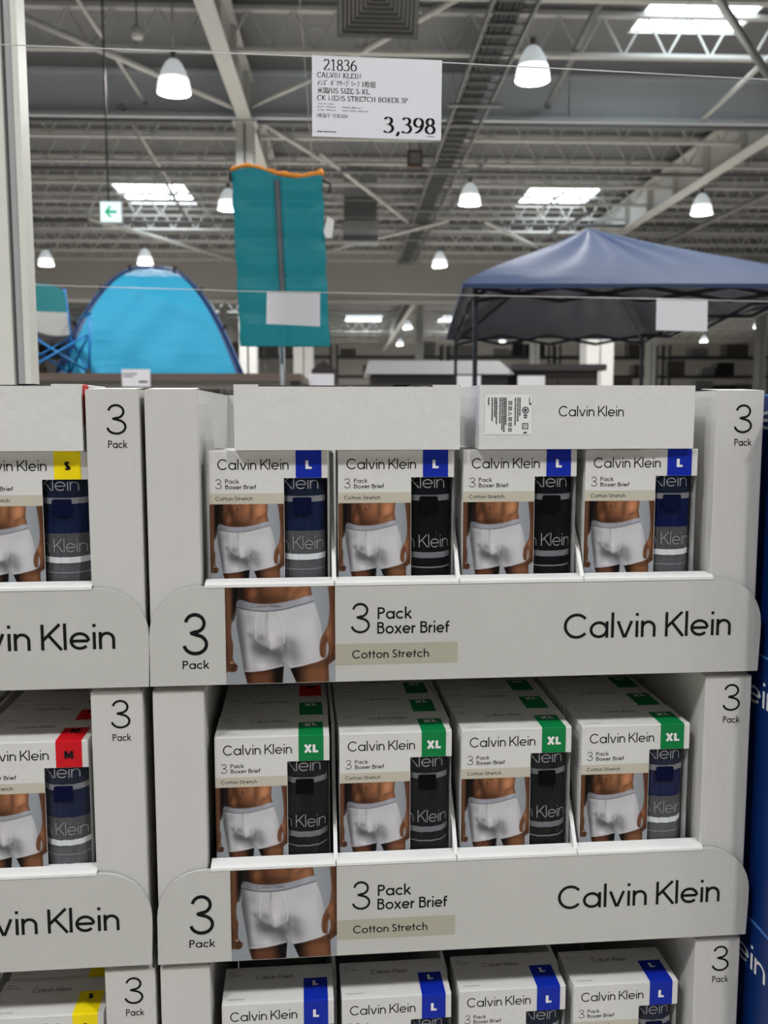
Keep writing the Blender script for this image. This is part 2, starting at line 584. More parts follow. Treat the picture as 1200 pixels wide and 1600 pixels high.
def paint(x, y):
    """colours (linear albedo) of the printed picture at picture coordinates"""
    col = np.zeros(x.shape + (3,))

    def C3(r, g, b): return np.array([lin(r), lin(g), lin(b)])

    def over(mask, c_):
        nonlocal col
        col = col * (1 - mask[..., None]) + np.asarray(c_) * mask[..., None]

    def mul(mask, k):
        nonlocal col
        col = col * (1 - mask[..., None] * (1 - np.asarray(k) ** 2.0))

    def m(d, s=.0035): return 1 / (1 + np.exp(np.clip(d / (s * .4), -30, 30)))

    def ramp(v, a, b): return np.clip((v - a) / (b - a), 0, 1) ** 2 * (3 - 2 * np.clip((v - a) / (b - a), 0, 1))

    def blob(cx, cy, sx, sy, rot=0):
        c_, s_ = math.cos(R(rot)), math.sin(R(rot))
        u = (x - cx) * c_ + (y - cy) * s_; v = -(x - cx) * s_ + (y - cy) * c_
        return np.exp(-(u / sx) ** 2 - (v / sy) ** 2)

    def zb(X, Y, sx, sy, rot=0): return blob((X - 10) / 1165, .151 + (Y - 38) / 1165, sx / 1165, sy / 1165, rot)

    def Z(P): return [((X - 10) / 1165, .151 + (Y - 38) / 1165) for X, Y in P]
    col[:] = C3(158, 163, 170)
    mul(ramp(x, .55, 0.0) * .25, .8)
    mul(ramp(y, .95, .45) * ramp(x, .8, 1) * .5, .85)
    dark = C3(34, 27, 25)
    # torso
    tor = Bp([(60, 520), (584, 520), (582, 600), (578, 650), (575, 690), (582, 730), (592, 770), (400, 830), (165, 800), (150, 800)])
    T = m(sdist(x, y, tor))
    over(T, C3(142, 95, 63))
    mul(T * ramp(x, .60, .30) * .55, [.62, .55, .5])
    mul(T * ramp(x, .30, .15) * .95, [.26, .23, .23])
    for (cx, cy, sx, sy, rot, k, a) in [(.68, .08, .07, .12, 10, 1.55, .95), (.50, .03, .06, .10, 0, 1.30, .9), (.56, .10, .03, .2, 0, .72, .8), (.36, .03, .05, .07, 0, 1.35, .8), (.29, .10, .035, .16, -12, .6, .8),
                                        (.19, .08, .03, .12, 10, 1.7, .8), (.44, .13, .07, .05, 0, 1.15, .7), (.24, .22, .04, .06, 30, 1.6, .7), (.66, .20, .05, .03, -25, .75, .7), (.79, .12, .03, .25, 0, .62, .8),
                                        (.72, .23, .07, .03, -20, 1.25, .7), (.45, .28, .2, .05, 0, .62, .75), (.58, .25, .03, .05, 0, 1.35, .5), (.34, .28, .06, .1, 0, .75, .6)]:
        mul(blob(cx, cy, sx, sy, rot) * a * T, k)
    mul(m(ldist(x, y, Bp([(585, 655), (545, 695), (500, 716)])) - .004, .012) * T * .7, .5)
    mul(m(ldist(x, y, Bp([(312, 560), (318, 640), (308, 700)])) - .002, .02) * T * .5, .6)
    over(blob(.378, .068, .012, .024, 18) * T * .95, C3(50, 28, 20))
    over(blob(.396, .055, .010, .012) * T * .6, C3(200, 150, 110))
    # near-black shade between torso and far arm
    gapp = Bp([(110, 500), (182, 500), (182, 600), (182, 700), (172, 770), (150, 800), (140, 850), (122, 900), (110, 900), (104, 700)])
    over(m(sdist(x, y, gapp), .010) * .93, dark)
    # far arm
    arm = Lp([(340, -120), (470, -120), (482, 60), (474, 140), (456, 215), (434, 300), (426, 360), (428, 420), (437, 460), (436, 520), (434, 556), (444, 590), (466, 612), (464, 628), (458, 648), (430, 657), (400, 652), (340, 640)])
    A = m(sdist(x, y, smooth_poly(arm)))
    over(A, C3(116, 78, 53))
    mul(A * ramp(x, .03, .085) * ramp(y, .58, .40), [.10, .09, .10])
    mul(A * ramp(x, .03, 0) * .5, .6)
    mul(A * ramp(x, .02, .075) * ramp(y, .45, .6) * .55, [.5, .45, .42])
    mul(A * blob(.0, .78, .03, .1) * .6, .5)
    for q in [[(402, 622), (436, 632)], [(404, 640), (445, 646)], [(424, 598), (448, 618)], [(400, 606), (430, 604)]]:
        mul(A * m(ldist(x, y, Lp(q)) - .003, .008) * .85, .3)
    over(blob(.053, .855, .010, .010) * .9, C3(205, 170, 140))
    # thighs
    th1 = Lp([(505, 640), (780, 600), (775, 660), (768, 760), (755, 900), (740, 1300), (590, 1300), (560, 900), (530, 740)])
    th2 = Lp([(815, 625), (1060, 560), (1082, 600), (1086, 740), (1075, 900), (1060, 1300), (920, 1300), (905, 900), (862, 740)])
    M1 = m(sdist(x, y, th1)); over(M1, C3(112, 70, 44))
    mul(M1 * ramp(x, .36, .47), [.22, .2, .2]); mul(M1 * ramp(x, .27, .19) * .8, [.4, .36, .34]); mul(M1 * ramp(y, 1.0, .92) * .7, .45)
    M2 = m(sdist(x, y, th2)); over(M2, C3(134, 88, 56))
    mul(M2 * ramp(x, .80, .62), [.16, .14, .14]); mul(M2 * ramp(x, .88, .94) * .6, [.45, .4, .38]); mul(M2 * ramp(y, .96, .90) * .5, .6)
    # briefs
    br = Lp([(470, 210), (500, 222), (650, 244), (760, 236), (985, 178), (1012, 255), (1032, 340), (1046, 450), (1058, 575), (1010, 598), (900, 626), (822, 638), (805, 612), (790, 585), (776, 558),
             (776, 622), (700, 640), (640, 651), (560, 658), (507, 656), (495, 560), (478, 450), (460, 330), (464, 250)])
    B = m(sdist(x, y, br))
    over(B, C3(202, 200, 205))
    edge = .10 + .055 * np.clip((y - .35) / .5, 0, 1)
    mul(B * ramp(x - edge, .09, .0) * .85, [.40, .39, .40])
    mul(B * ramp(x - edge, .20, .08) * .5, .8)
    mul(B * zb(330, 850, 60, 60) * 0, 1)
    for (X, Y, sx, sy, rot, k, a) in [(385, 590, 75, 50, 35, .40, .75), (405, 755, 125, 80, 15, .36, .75), (330, 680, 75, 55, 45, .5, .7), (555, 790, 85, 120, 0, .42, .75), (590, 860, 50, 100, 0, .5, .6), (700, 730, 95, 95, 40, .44, .7), (745, 830, 80, 95, 20, .5, .6),
                                      (640, 660, 22, 80, 0, .62, .8), (270, 560, 45, 30, 25, .72, .7), (470, 870, 60, 60, 0, .8, .5), (240, 780, 35, 170, 0, 1.2, .7), (880, 500, 130, 160, 0, 1.05, .6), (240, 380, 80, 90, 0, .84, .7),
                                      (1010, 560, 40, 300, -4, .86, .6), (800, 330, 120, 60, 0, .95, .5), (470, 740, 170, 60, 12, .62, .8), (700, 640, 80, 50, 30, .7, .6), (640, 900, 30, 60, 0, .7, .6), (400, 900, 90, 30, 0, 1.15, .5)]:
        mul(B * zb(X, Y, sx, sy, rot) * a * (.82 if k < .6 else 1), k)
    mul(B * m(ldist(x, y, Z([(275, 585), (330, 645), (410, 700), (495, 722), (560, 700), (620, 672)])) - .004, .03) * .7, .35)
    pouch = Z([(452, 305), (552, 305), (602, 420), (630, 560), (628, 650), (570, 690), (495, 720), (462, 670), (446, 560), (450, 420)])
    PM = m(sdist(x, y, smooth_poly(pouch, 4)), .02) * B
    over(PM * .85, C3(205, 203, 207))
    mul(PM * zb(600, 640, 60, 60, 0) * .6, .72); mul(PM * zb(520, 330, 80, 40) * .4, .9); over(PM * zb(500, 600, 40, 80) * .5, C3(222, 220, 222))
    left = Z([(345, 305), (450, 305), (444, 480), (440, 560), (400, 560), (330, 580), (328, 440)])
    over(m(sdist(x, y, left), .02) * B * .5, C3(190, 188, 193))
    mul(B * m(ldist(x, y, Z([(450, 305), (444, 480), (448, 600), (470, 680)])) - .004, .012) * .75, .55)
    for q, in (([(346, 308), (326, 440), (330, 600)],), ([(556, 308), (604, 430), (632, 580), (628, 660)],)):
        over(B * m(ldist(x, y, Z(q)) - .003, .006) * .85, C3(224, 224, 226))
        mul(B * m(ldist(x + .008, y, Z(q)) - .002, .008) * .5, .72)
    over(B * m(ldist(x, y, Z([(448, 420), (446, 560), (458, 660), (492, 718)])) - .002, .006) * .5, C3(226, 226, 228))
    for q in ([(507, 638), (560, 641), (640, 634), (776, 604)], [(820, 620), (900, 608), (1058, 560)]):
        mul(B * m(ldist(x, y, Lp(q)) - .002, .004) * .5, .75)
        over(B * m(ldist(x, y - .014, Lp(q)) - .004, .006) * .35, C3(214, 212, 214))
    # waistband
    wb = Lp([(482, 158), (560, 180), (640, 189), (730, 187), (850, 165), (972, 134), (986, 180), (870, 212), (760, 237), (650, 244), (560, 234), (469, 212)])
    Wm = m(sdist(x, y, smooth_poly(wb, 3)))
    over(Wm, C3(164, 165, 175))
    mul(Wm * ramp(x, .30, .11) * .7, .42)
    mul(Wm * blob(.45, .3, .2, .1) * .2, .8); mul(Wm * blob(.72, .27, .05, .08) * .4, 1.2)
    over(m(ldist(x, y, Lp([(469, 206), (500, 216), (530, 224), (560, 230), (605, 236), (650, 239), (705, 237), (760, 231), (815, 221), (870, 206), (928, 191), (985, 175)])) - .0035, .004) * .92, C3(44, 44, 52))
    # near arm and hand
    arm = Lp([(1070, -120), (1150, -120), (1150, 580), (1130, 584), (1100, 606), (1072, 628), (1054, 622), (1060, 598), (1072, 570), (1068, 520), (1064, 556), (1048, 572), (1030, 560), (1022, 530), (1022, 490), (1030, 440), (1050, 400), (1078, 345), (1090, 270), (1092, 200), (1084, 80)])
    N = m(sdist(x, y, smooth_poly(arm, 4)))
    over(N, C3(132, 88, 58))
    mul(N * ramp(x, .95, 1.0) * .65, [.42, .36, .33]); mul(N * ramp(y, .5, .1) * .35, [.6, .5, .45])
    mul(N * m(ldist(x, y, Lp([(1076, -50), (1092, 200), (1080, 340), (1040, 420)])) - .006, .03) * .6, [.5, .44, .4])
    mul(N * ramp(y, .76, .86) * .6, [.42, .36, .33])
    mul(N * blob(.935, .58, .03, .07) * .5, 1.45)
    for q in [[(1070, 430), (1068, 490)], [(1092, 480), (1086, 550), (1070, 600)], [(1112, 500), (1106, 570)], [(1042, 470), (1038, 545)], [(1068, 420), (1052, 470)]]:
        mul(N * m(ldist(x, y, Lp(q)) - .003, .012) * .75, .35)
    gap = Lp([(1070, 470), (1080, 472), (1085, 515), (1074, 560), (1068, 545)])
    over(m(sdist(x, y, smooth_poly(gap, 3))) * .9, C3(166, 168, 174))
    lum = col.mean(-1, keepdims=True)
    col = lum + (col - lum) * .86
    return np.clip(col ** 1.12 * 1.02, .002, .80)


def picture(mb, x0, x1, z_top, z_bot, y0, nx, nz, v0, mi, cut=None):
    """adds a flat grid of printed picture; returns (first vertex, colours)"""
    wd = x1 - x0
    u = np.linspace(0, 1, nx + 1)
    v = np.linspace(v0, v0 + (z_top - z_bot) / wd, nz + 1)
    U, V = np.meshgrid(u, v)
    colr = paint(U.ravel(), V.ravel())
    start = len(mb.v)
    mb.grid(lambda a, b: (x0 + wd * a, y0, z_top - (z_top - z_bot) * b), nx, nz, mi, False)
    # faces were made with z falling: fine, double sided
    return start, colr


# ------------------------------------------------------------------ the boxer brief cartons
BW, BD, BH = .132, .072, .2507
WX0, WT, WB = .0830, .0312, .027        # window: left edge, top below carton top, bottom margin
WRAP = .0022                            # the window runs round the right-hand edge


def carton_mesh(small_print=True):
    mb = MB()
    H = BH; r = .0014
    f = lambda x, z: (x, 0, z)
    ink = lambda x, z: (x, -.00012, z)
    zt = lambda y: H - y
    # front with the window left out
    mb.quad(f(0, 0), f(WX0, 0), f(WX0, H - r), f(0, H - r))
    mb.quad(f(WX0, H - WT), f(BW, H - WT), f(BW, H - r), f(WX0, H - r))
    mb.quad(f(WX0, 0), f(BW, 0), f(BW, WB), f(WX0, WB))
    # cut edge of the window
    mb.quad((WX0, 0, WB), (WX0, .0006, WB), (WX0, .0006, H - WT), (WX0, 0, H - WT), 3)
    mb.quad((WX0, 0, H - WT), (WX0, .0006, H - WT), (BW, .0006, H - WT), (BW, 0, H - WT), 3)
    # rounded top edge
    pr = [(0, H - r), (r * .29, H - r * .29), (r, H)]
    for (ya, za), (yb, zb) in zip(pr[:-1], pr[1:]):
        mb.add([(0, ya, za), (BW, ya, za), (BW, yb, zb), (0, yb, zb)], [(0, 1, 2, 3)], 0, True)
    mb.quad((0, r, H), (BW, r, H), (BW, BD, H), (0, BD, H))
    mb.quad((0, 0, 0), (0, BD, 0), (BW, BD, 0), (BW, 0, 0))
    mb.quad((0, BD, 0), (0, BD, H), (BW, BD, H), (BW, BD, 0))
    mb.add([(0, 0, 0), (0, 0, H - r), (0, r, H), (0, BD, H), (0, BD, 0)], [(0, 1, 2, 3, 4)])
    mb.add([(BW, WRAP, 0), (BW, BD, 0), (BW, BD, H), (BW, WRAP, H)], [(0, 1, 2, 3)])
    mb.quad((BW, 0, H - WT), (BW, WRAP, H - WT), (BW, WRAP, H), (BW, 0, H - r))
    mb.quad((BW, 0, 0), (BW, WRAP, 0), (BW, WRAP, WB), (BW, 0, WB))
    # lining seen through the window
    mb.quad((WX0 - .004, .03, 0), (BW, .03, 0), (BW, .03, H), (WX0 - .004, .03, H), 5)
    # top flap seam
    mb.quad((.004, BD - .004, H + .0001), (BW - .004, BD - .004, H + .0001), (BW - .004, BD - .0034, H + .0001), (.004, BD - .0034, H + .0001), 3)
    # print
    put(mb, CK_T, .0095, .0885, zt(.0216), .0118, ink, 1)
    put(mb, THREE_T, .0066, .0141, zt(.0432), .0113, ink, 2)
    put(mb, PACK_T, .0178, .0331, zt(.0370), .0048, ink, 1)
    put(mb, BB_T, .0178, .0521, zt(.0433), .0048, ink, 1)
    mb.quad(*[(a, -.00006, b) for a, b in ((0, zt(.060)), (.0826, zt(.060)), (.0826, zt(.048)), (0, zt(.048)))], 4)
    put(mb, CS_T, .0066, .0478, zt(.0560), .0043, ink, 1)
    # print on the top face
    top = lambda x, y: (x, y, H + .00014)
    put(mb, CK_T, .038, .084, .046, .0085, top, 1)
    put(mb, CS_T, .006, .026, .008, .0026, top, 2)
    put(mb, PACK_T, .006, .013, .060, .0026, top, 2)
    put(mb, BB_T, .006, .022, .055, .0026, top, 2)
    # print on the left-hand side: brand line running down, small text
    put(mb, CK_T, .091, .167, .0370, .0116, lambda a, b: (-.00012, b, a), 1)
    rnd = random.Random(3)
    for k in range(9 if small_print else 0):
        y = .010 + k * .0031
        x = .012
        while x < .055:
            w = rnd.uniform(.002, .008)
            mb.quad((-.0001, y, H - x), (-.0001, y + .0011, H - x), (-.0001, y + .0011, H - x - w), (-.0001, y, H - x - w), 2)
            x += w + .0015
    start, colr = picture(mb, 0, .0826, zt(.0601), zt(.0601 + .0960), -.00006, 104, 121, 0, 6)
    s2, c2 = picture(mb, 0, .0826, zt(.0601 + .0960), 0, -.00006, 60, 40, .0960 / .0826, 6)
    full = np.vstack([colr, c2]) if s2 == start + len(colr) else colr
    return mb.mesh('carton', [CARD, INK, INK2, EDGE, BEIGE, F_BLACK, PRINT], (start, full))


def sticker_mesh(size):
    mb = MB()
    H = BH + .0002; r = .0016
    x0, x1 = .0963, .1252
    pr = [(-.0002, H - .0312), (-.0002, H - r), (r * .3 - .0002, H - r * .3), (r, H), (.044, H)]
    for (ya, za), (yb, zb) in zip(pr[:-1], pr[1:]):
        mb.add([(x0, ya, za), (x1, ya, za), (x1, yb, zb), (x0, yb, zb)], [(0, 1, 2, 3)], 0, True)
    w = {'S': .0072, 'M': .0098, 'L': .0070, 'XL': .0165}[size]
    cx = (x0 + x1) / 2
    for q, T in enumerate(SIZE_T[size]):
        o_ = .00015 * q
        put(mb, T, cx - w / 2, cx + w / 2, H - .0212, .0095, lambda x, z: (x, -.0005 - o_, z), SIZE_INK[size])
        put(mb, T, cx - w / 2, cx + w / 2, .028, .0095, lambda x, y: (x, y, H + .0007 + o_), SIZE_INK[size])
    return mb.mesh('size_sticker', [STICK[size], INK, WHITEINK])


def bulge(x):
    """depth of the rolled briefs behind the window"""
    u = (x - .104) / .0245
    return .0022 + .011 * min(abs(u), 1.05) ** 3.2


RX0, RX1 = .0795, .1292


def roll(mb, y0, y1, mi, dy=0, sag=0, out=0):
    """strip of the roll from y0 to y1 below the carton top"""
    def fn(a, b):
        x = RX0 + (RX1 - RX0) * a
        y = y0 + (y1 - y0) * b
        s = sag * (1 - ((x - .104) / .025) ** 2)
        wv = .0005 * math.sin(x * 520 + y * 40) + .0004 * math.sin(x * 1100 + y * 190)
        return (x, bulge(x) + dy + wv - out, BH - y - s)
    mb.grid(fn, 26, max(2, int((y1 - y0) / .003)), mi)


def on_roll(dy):
    return lambda x, z: (x, bulge(min(max(x, RX0), RX1)) + dy - .0009, z)


def brief_meshes(kind):
    """three folded briefs: returns list of (body mesh, waistband mesh, tag mesh or None)"""
    if kind == 'navy':
        sets = [(F_NAVY, F_DNAVY, F_LGREY, TAG_N), (F_GREY, F_CHAR, F_WHITE, None), (F_BLACK, F_DBLACK, F_MGREY, None)]
    elif kind == 'royal':
        sets = [(F_ROYAL, F_DNAVY, F_LGREY, TAG_N), (F_GREY, F_CHAR, F_WHITE, None), (F_BLACK, F_DBLACK, F_MGREY, None)]
    else:
        sets = [(F_BLACK, F_DBLACK, F_MGREY, TAG_B), (F_BLACK, F_BLACK, F_MGREY, None), (F_BLACK, F_DBLACK, F_MGREY, None)]
    out = []
    for k, (body, band, stripe, tg) in enumerate(sets):
        yb = (.024, .0895, .158)[k]
        dy = (.0, .0007, .001)[k]
        b = MB()
        roll(b, yb + .0335, (.091, .160, .2507 - .004)[k], 0, dy)
        if k == 1:                                        # hem line
            roll(b, .1335, .1350, 1, dy, .0012, .0006)
        w = MB()
        roll(w, yb, yb + .0275, 0, dy, .001, .0004)
        roll(w, yb + .0270, yb + .0337, 1, dy, .0014 if k else .0006, .0010)
        T = KL_T if k == 0 else NK_T
        xx = (.0805, .1215) if k == 0 else (.0795, .1272)
        put(w, T, xx[0], xx[1], BH - yb - (.0195 if k == 0 else .0225), .0148, on_roll(dy - .0006), 2)
        t = None
        if tg:
            t = MB()
            n = 6
            x0, x1, y0, y1, r = .0925, .1138, .0530, .0715, .002
            P = []
            for cx, cy, a0 in ((x1 - r, y1 - r, 0), (x0 + r, y1 - r, 90), (x0 + r, y0 + r, 180), (x1 - r, y0 + r, 270)):
                for q in range(4):
                    a = R(a0 + 30 * q); P.append((cx + r * math.cos(a), BH - (cy + r * math.sin(a))))
            t.prism(P, bulge(.093) - .0035 + dy, bulge(.093) - .0025 + dy, 0, 'y')
        out.append((b.mesh('folded_brief', [body, F_LGREY]), w.mesh('waistband', [band, stripe, T_GREY]), t.mesh('hang_tag', [tg]) if t else None))
    return out


def film_mesh():
    mb = MB()
    y = .0008
    rnd = random.Random(5)
    def fn(a, b):
        x = WX0 - .002 + (BW - .0005 - WX0 + .002) * a
        z = WB - .002 + (BH - WT + .002 - WB + .002) * b
        return (x, y + .0004 * math.sin(b * 9 + a * 4) * a * (1 - a), z)
    mb.grid(fn, 8, 16, 0)
    mb.quad((BW - .0003, y, WB), (BW - .0003, WRAP + .001, WB), (BW - .0003, WRAP + .001, BH - WT), (BW - .0003, y, BH - WT))
    return mb.mesh('window_film', [FILM])


CARTON = carton_mesh()
CARTON_PLAIN = carton_mesh(False)
FILM_ME = film_mesh()
STICKER_ME = {k: sticker_mesh(k) for k in STICK}
BRIEFS = {k: brief_meshes(k) for k in ('navy', 'royal', 'black')}


def make_box(size, kind, label, group, carton=None):
    t = thing('underwear_box', label, 'box', group=group)
    link(carton or CARTON, 'carton', t)
    link(STICKER_ME[size], 'size_sticker', t)
    link(FILM_ME, 'window_film', t)
    for b, w, tg in BRIEFS[kind]:
        bo = link(b, 'folded_brief', t)
        link(w, 'waistband', bo)
        if tg:
            link(tg, 'hang_tag', bo)
    return t


# ------------------------------------------------------------------ frame of the underwear display
DO = Vector((-.2168, 1.0154, 0))
DYAW = .0483
MD = Matrix.Translation(DO) @ Matrix.Rotation(DYAW, 4, 'Z')


def dpt(u, w, v):
    return MD @ Vector((u, w, v))


def place(o, u, w, v, rz=0):
    o.location = dpt(u, w, v)
    o.rotation_euler = (0, 0, DYAW + rz)
    return o


TW, TD, TH = .70, .45, .3288
PITCHV = .3295
BASE = {1: 1.1935, 2: 1.1935 - PITCHV, 3: 1.1935 - 2 * PITCHV}


def round_outline():
    P = [(-.001, 0), (.703, 0), (.7045, .045)]
    P += [(.650 + .0545 * math.cos(R(a)), .058 + .054 * math.sin(R(a))) for a in range(0, 91, 10)]
    P += [(.054 + .0545 * math.cos(R(a)), .058 + .054 * math.sin(R(a))) for a in range(90, 181, 10)]
    return P


def tray_meshes():
    out = {}
    # front panel
    mb = MB()
    P = round_outline()
    n = len(P); ci = Vector((.35, .055))
    ring = [(ci.x + (a - ci.x) * .86, ci.y + (b - ci.y) * .7) for a, b in P]
    for y, rev in ((0, False), (.004, True)):
        vs = [(a, y, b) for a, b in P] + [(a, y, b) for a, b in ring] + [(.35, y, .055)]
        fs = [(k, (k + 1) % n, n + (k + 1) % n, n + k) for k in range(n)] + [(n + k, n + (k + 1) % n, 2 * n) for k in range(n)]
        mb.add(vs, fs, 0)
    mb.add([(a, 0, b) for a, b in P] + [(a, .004, b) for a, b in P], [(k, (k + 1) % n, n + (k + 1) % n, n + k) for k in range(n)], 0)
    ink = lambda x, z: (x, -.00025, z)
    put(mb, THREE_B, .0354, .0640, .0345, .0480, ink, 1)
    put(mb, PACK_T, .0350, .0640, .0190, .0095, ink, 1)
    put(mb, THREE_T, .2226, .2445, .0555, .0350, ink, 1)
    put(mb, PACK_T, .2530, .2915, .0715, .0135, ink, 1)
    put(mb, BB_T, .2525, .3350, .0545, .0135, ink, 1)
    mb.quad((.2048, -.0001, .0190), (.3446, -.0001, .0190), (.3446, -.0001, .0435), (.2048, -.0001, .0435), 2)
    put(mb, CS_T, .2240, .3115, .0265, .0095, ink, 1)
    put(mb, CK_T, .4680, .6680, .0440, .0288, ink, 1)
    start, colr = picture(mb, .0829, .2050, .1110, .0005, -.00012, 176, 160, .151, 3)
    put(mb, CK_THIN, .112, .1450, .0868, .0034, lambda x, z: (x, -.0003, z - .02 * abs(x - .128) + .0006), 4)
    out['front'] = mb.mesh('front_panel', [PANELM, INK, BEIGE2, PRINT, INK2], (start, colr))
    # side columns
    for side, x0, hh in (('left', 0, TH), ('right', .643, TH), ('left_low', 0, TH - .0062), ('right_low', .643, TH - .0062)):
        mb = MB()
        mb.rbox(x0, x0 + .057, .006, TD, 0, hh - .0006, .0016, 0)
        if side.startswith('right'):
            ink = lambda x, z: (x, .0058, z)
            put(mb, THREE_T, .6645, .6865, .2795, .0330, ink, 1)
            put(mb, PACK_T, .6660, .6862, .2650, .0082, ink, 1)
        out[side] = mb.mesh('side_column', [BOARD, INK])
        fl = MB()
        fl.prism([(.0065, hh - .0005), (.055, hh + .0016), (.055, hh + .0021), (.0065, hh - .0001)], x0 + .003, x0 + .054, 0, 'x')
        out[side + '_flap'] = fl.mesh('tuck_flap', [LIPM])
    mb = MB()
    cuts = [.0605, .2045, .346, .4905, .645]
    for a, b in zip(cuts[:-1], cuts[1:]):
        pr = [(-.0006, .1105), (-.0006, .1135), (.0035, .1155), (.0185, .1172), (.0185, .1164), (.0035, .1146)]
        mb.prism(pr, a + .0006, b - .0006, 0, 'x')
    out['lip'] = mb.mesh('top_lip', [LIPM])
    mb = MB(); mb.box(.0575, .6425, .0042, TD - .004, .0004, .0105)
    out['floor'] = mb.mesh('floor_panel', [BOARD])
    mb = MB(); mb.box(.0575, .6425, TD - .004, TD, 0.0004, TH)
    out['back'] = mb.mesh('back_panel', [BOARD])
    for k, x in enumerate((.2045, .346, .4905)):
        mb = MB()
        pr = [(.0043, .0106), (.0043, .112), (.030, .150), (.060, .182), (.075, .255), (TD - .006, .262), (TD - .006, .0106)]
        mb.prism(pr, x - .0022, x + .0022, 0, 'x')
        out['div%d' % k] = mb.mesh('divider', [LIPM])
    return out


TM = tray_meshes()


def make_tray(label, low=''):
    t = thing('display_tray', label, 'display tray', group='white display trays')
    link(TM['front'], 'front_panel', t)
    for s in ('left', 'right'):
        o = link(TM[s + low], 'side_column', t)
        link(TM[s + low + '_flap'], 'tuck_flap', o)
    link(TM['lip'], 'top_lip', t)
    link(TM['floor'], 'floor_panel', t)
    link(TM['back'], 'back_panel', t)
    for k in range(3):
        link(TM['div%d' % k], 'divider', t)
    return t


XS = (.0662, .2100, .3520, .4950)
# ------------------------------------------------------------------ room shell
DECK = mat('roof_deck', rgb(116, 116, 118), .42, metal=.25, noise=.12, nscale=.7, bump=.9, bscale=2.2, stretch=(.6, 2, 1))
STEEL = mat('white_painted_steel', rgb(198, 198, 195), .5, noise=.05, nscale=2)
STEELG = mat('grey_painted_steel', rgb(120, 120, 122), .5)
CURT = mat('draft_curtain_sheet', rgb(196, 202, 208), .5, noise=.05, nscale=1)
WALLM = mat('warehouse_wall', rgb(176, 173, 168), .7, noise=.05, nscale=.6)
DARKM = mat('dark_steel', rgb(40, 41, 44), .5)
FLOORM = mat('concrete_floor', rgb(190, 186, 178), .35, noise=.08, nscale=1.5)
GALV = mat('galvanised_steel', rgb(170, 172, 174), .35, metal=.8, noise=.1, nscale=5)


def structure(name, mb, m, label=None):
    o = mb.build(name, m)
    tag(o, label, None, None, 'structure')
    return o


CEIL = 7.35
XL_, XR_, YN, YF = -26, 34, -14, 78
mb = MB(); mb.box(XL_, XR_, YN, YF, -.12, 0); structure('floor', mb, FLOORM)
SKY = [(4.45, 6.1, 12.3, 15.0), (4.95, 6.85, 25.1, 27.5), (-6.05, -4.2, 25.2, 27.6), (.1, 2.4, 59.0, 63.3), (6.2, 8.3, 59.0, 63.3), (-7.2, -5.2, 47.5, 50.5),
       (-6.05, -4.2, 12.3, 14.9), (4.95, 6.8, -3, 0), (-6.05, -4.2, -3, 0)]
# ceiling with openings for the skylights
xs = sorted({XL_, XR_} | {a for s in SKY for a in s[:2]}); ys = sorted({YN, YF} | {a for s in SKY for a in s[2:]})
SKY = SKY[:6] + SKY[7:]
mb = MB()
for i in range(len(xs) - 1):
    for j in range(len(ys) - 1):
        cx, cy = (xs[i] + xs[i + 1]) / 2, (ys[j] + ys[j + 1]) / 2
        if any(a < cx < b and p < cy < q for a, b, p, q in SKY):
            continue
        mb.box(xs[i], xs[i + 1], ys[j], ys[j + 1], CEIL, CEIL + .08)
structure('ceiling', mb, DECK)
SKYM = mat('skylight_panel', (.8, .9, 1, 1), .3, emit=SKY_EMIT, emit_col=(.86, .95, 1, 1))
for n, (a, b, p, q) in enumerate(SKY, 1):
    o = link(None, 'window_%d' % n); tag(o, 'bright skylight in the roof', None, None, 'structure')
    o.location = ((a + b) / 2, (p + q) / 2, CEIL)
    hx, hy = (b - a) / 2, (q - p) / 2
    mb = MB(); mb.box(-hx, hx, -hy, hy, .02, .04); mb.build('skylight_pane', SKYM, o)
    mb = MB()
    mb.box(-hx - .03, -hx, -hy, hy, -.02, .06); mb.box(hx, hx + .03, -hy, hy, -.02, .06)
    mb.box(-hx - .03, hx + .03, -hy - .03, -hy, -.02, .06); mb.box(-hx - .03, hx + .03, hy, hy + .03, -.02, .06)
    mb.build('skylight_curb', STEEL, o)
    mb = MB()
    for k in range(1, 4):
        mb.bar((-hx, -hy + 2 * hy * k / 4, -.03), (hx, -hy + 2 * hy * k / 4, -.03), .02)
    for k in range(1, 3):
        mb.bar((-hx + 2 * hx * k / 3, -hy, -.03), (-hx + 2 * hx * k / 3, hy, -.03), .02)
    mb.build('safety_grid', STEEL, o)
mb = MB(); mb.box(XL_ - .2, XL_, YN, YF, 0, CEIL); structure('wall_left', mb, WALLM)
mb = MB(); mb.box(XR_, XR_ + .2, YN, YF, 0, CEIL); structure('wall_right', mb, WALLM)
mb = MB(); mb.box(XL_, XR_, YF, YF + .2, 0, CEIL); structure('wall_back', mb, WALLM)
mb = MB(); mb.box(XL_, XR_, YN - .2, YN, 0, CEIL); structure('wall_front', mb, WALLM)
# bulkhead over the passage to the far hall
mb = MB(); mb.box(XL_, XR_, 35.0, 35.3, 5.40, CEIL); mb.box(XL_, XR_, 34.9, 35.0, 5.40, 5.52); structure('wall_bulkhead', mb, WALLM)
# draft curtain across the roof
mb = MB(); mb.box(-20, 24, 17.0, 17.06, 6.62, CEIL); mb.box(-20, 24, 16.85, 17.2, 6.55, 6.62); mb.box(-20, 24, 16.9, 17.15, CEIL - .06, CEIL)
for k in range(23):
    mb.box(-20 + k * 2, -19.95 + k * 2, 16.96, 17.0, 6.62, CEIL)
structure('trim_curtain', mb, CURT)


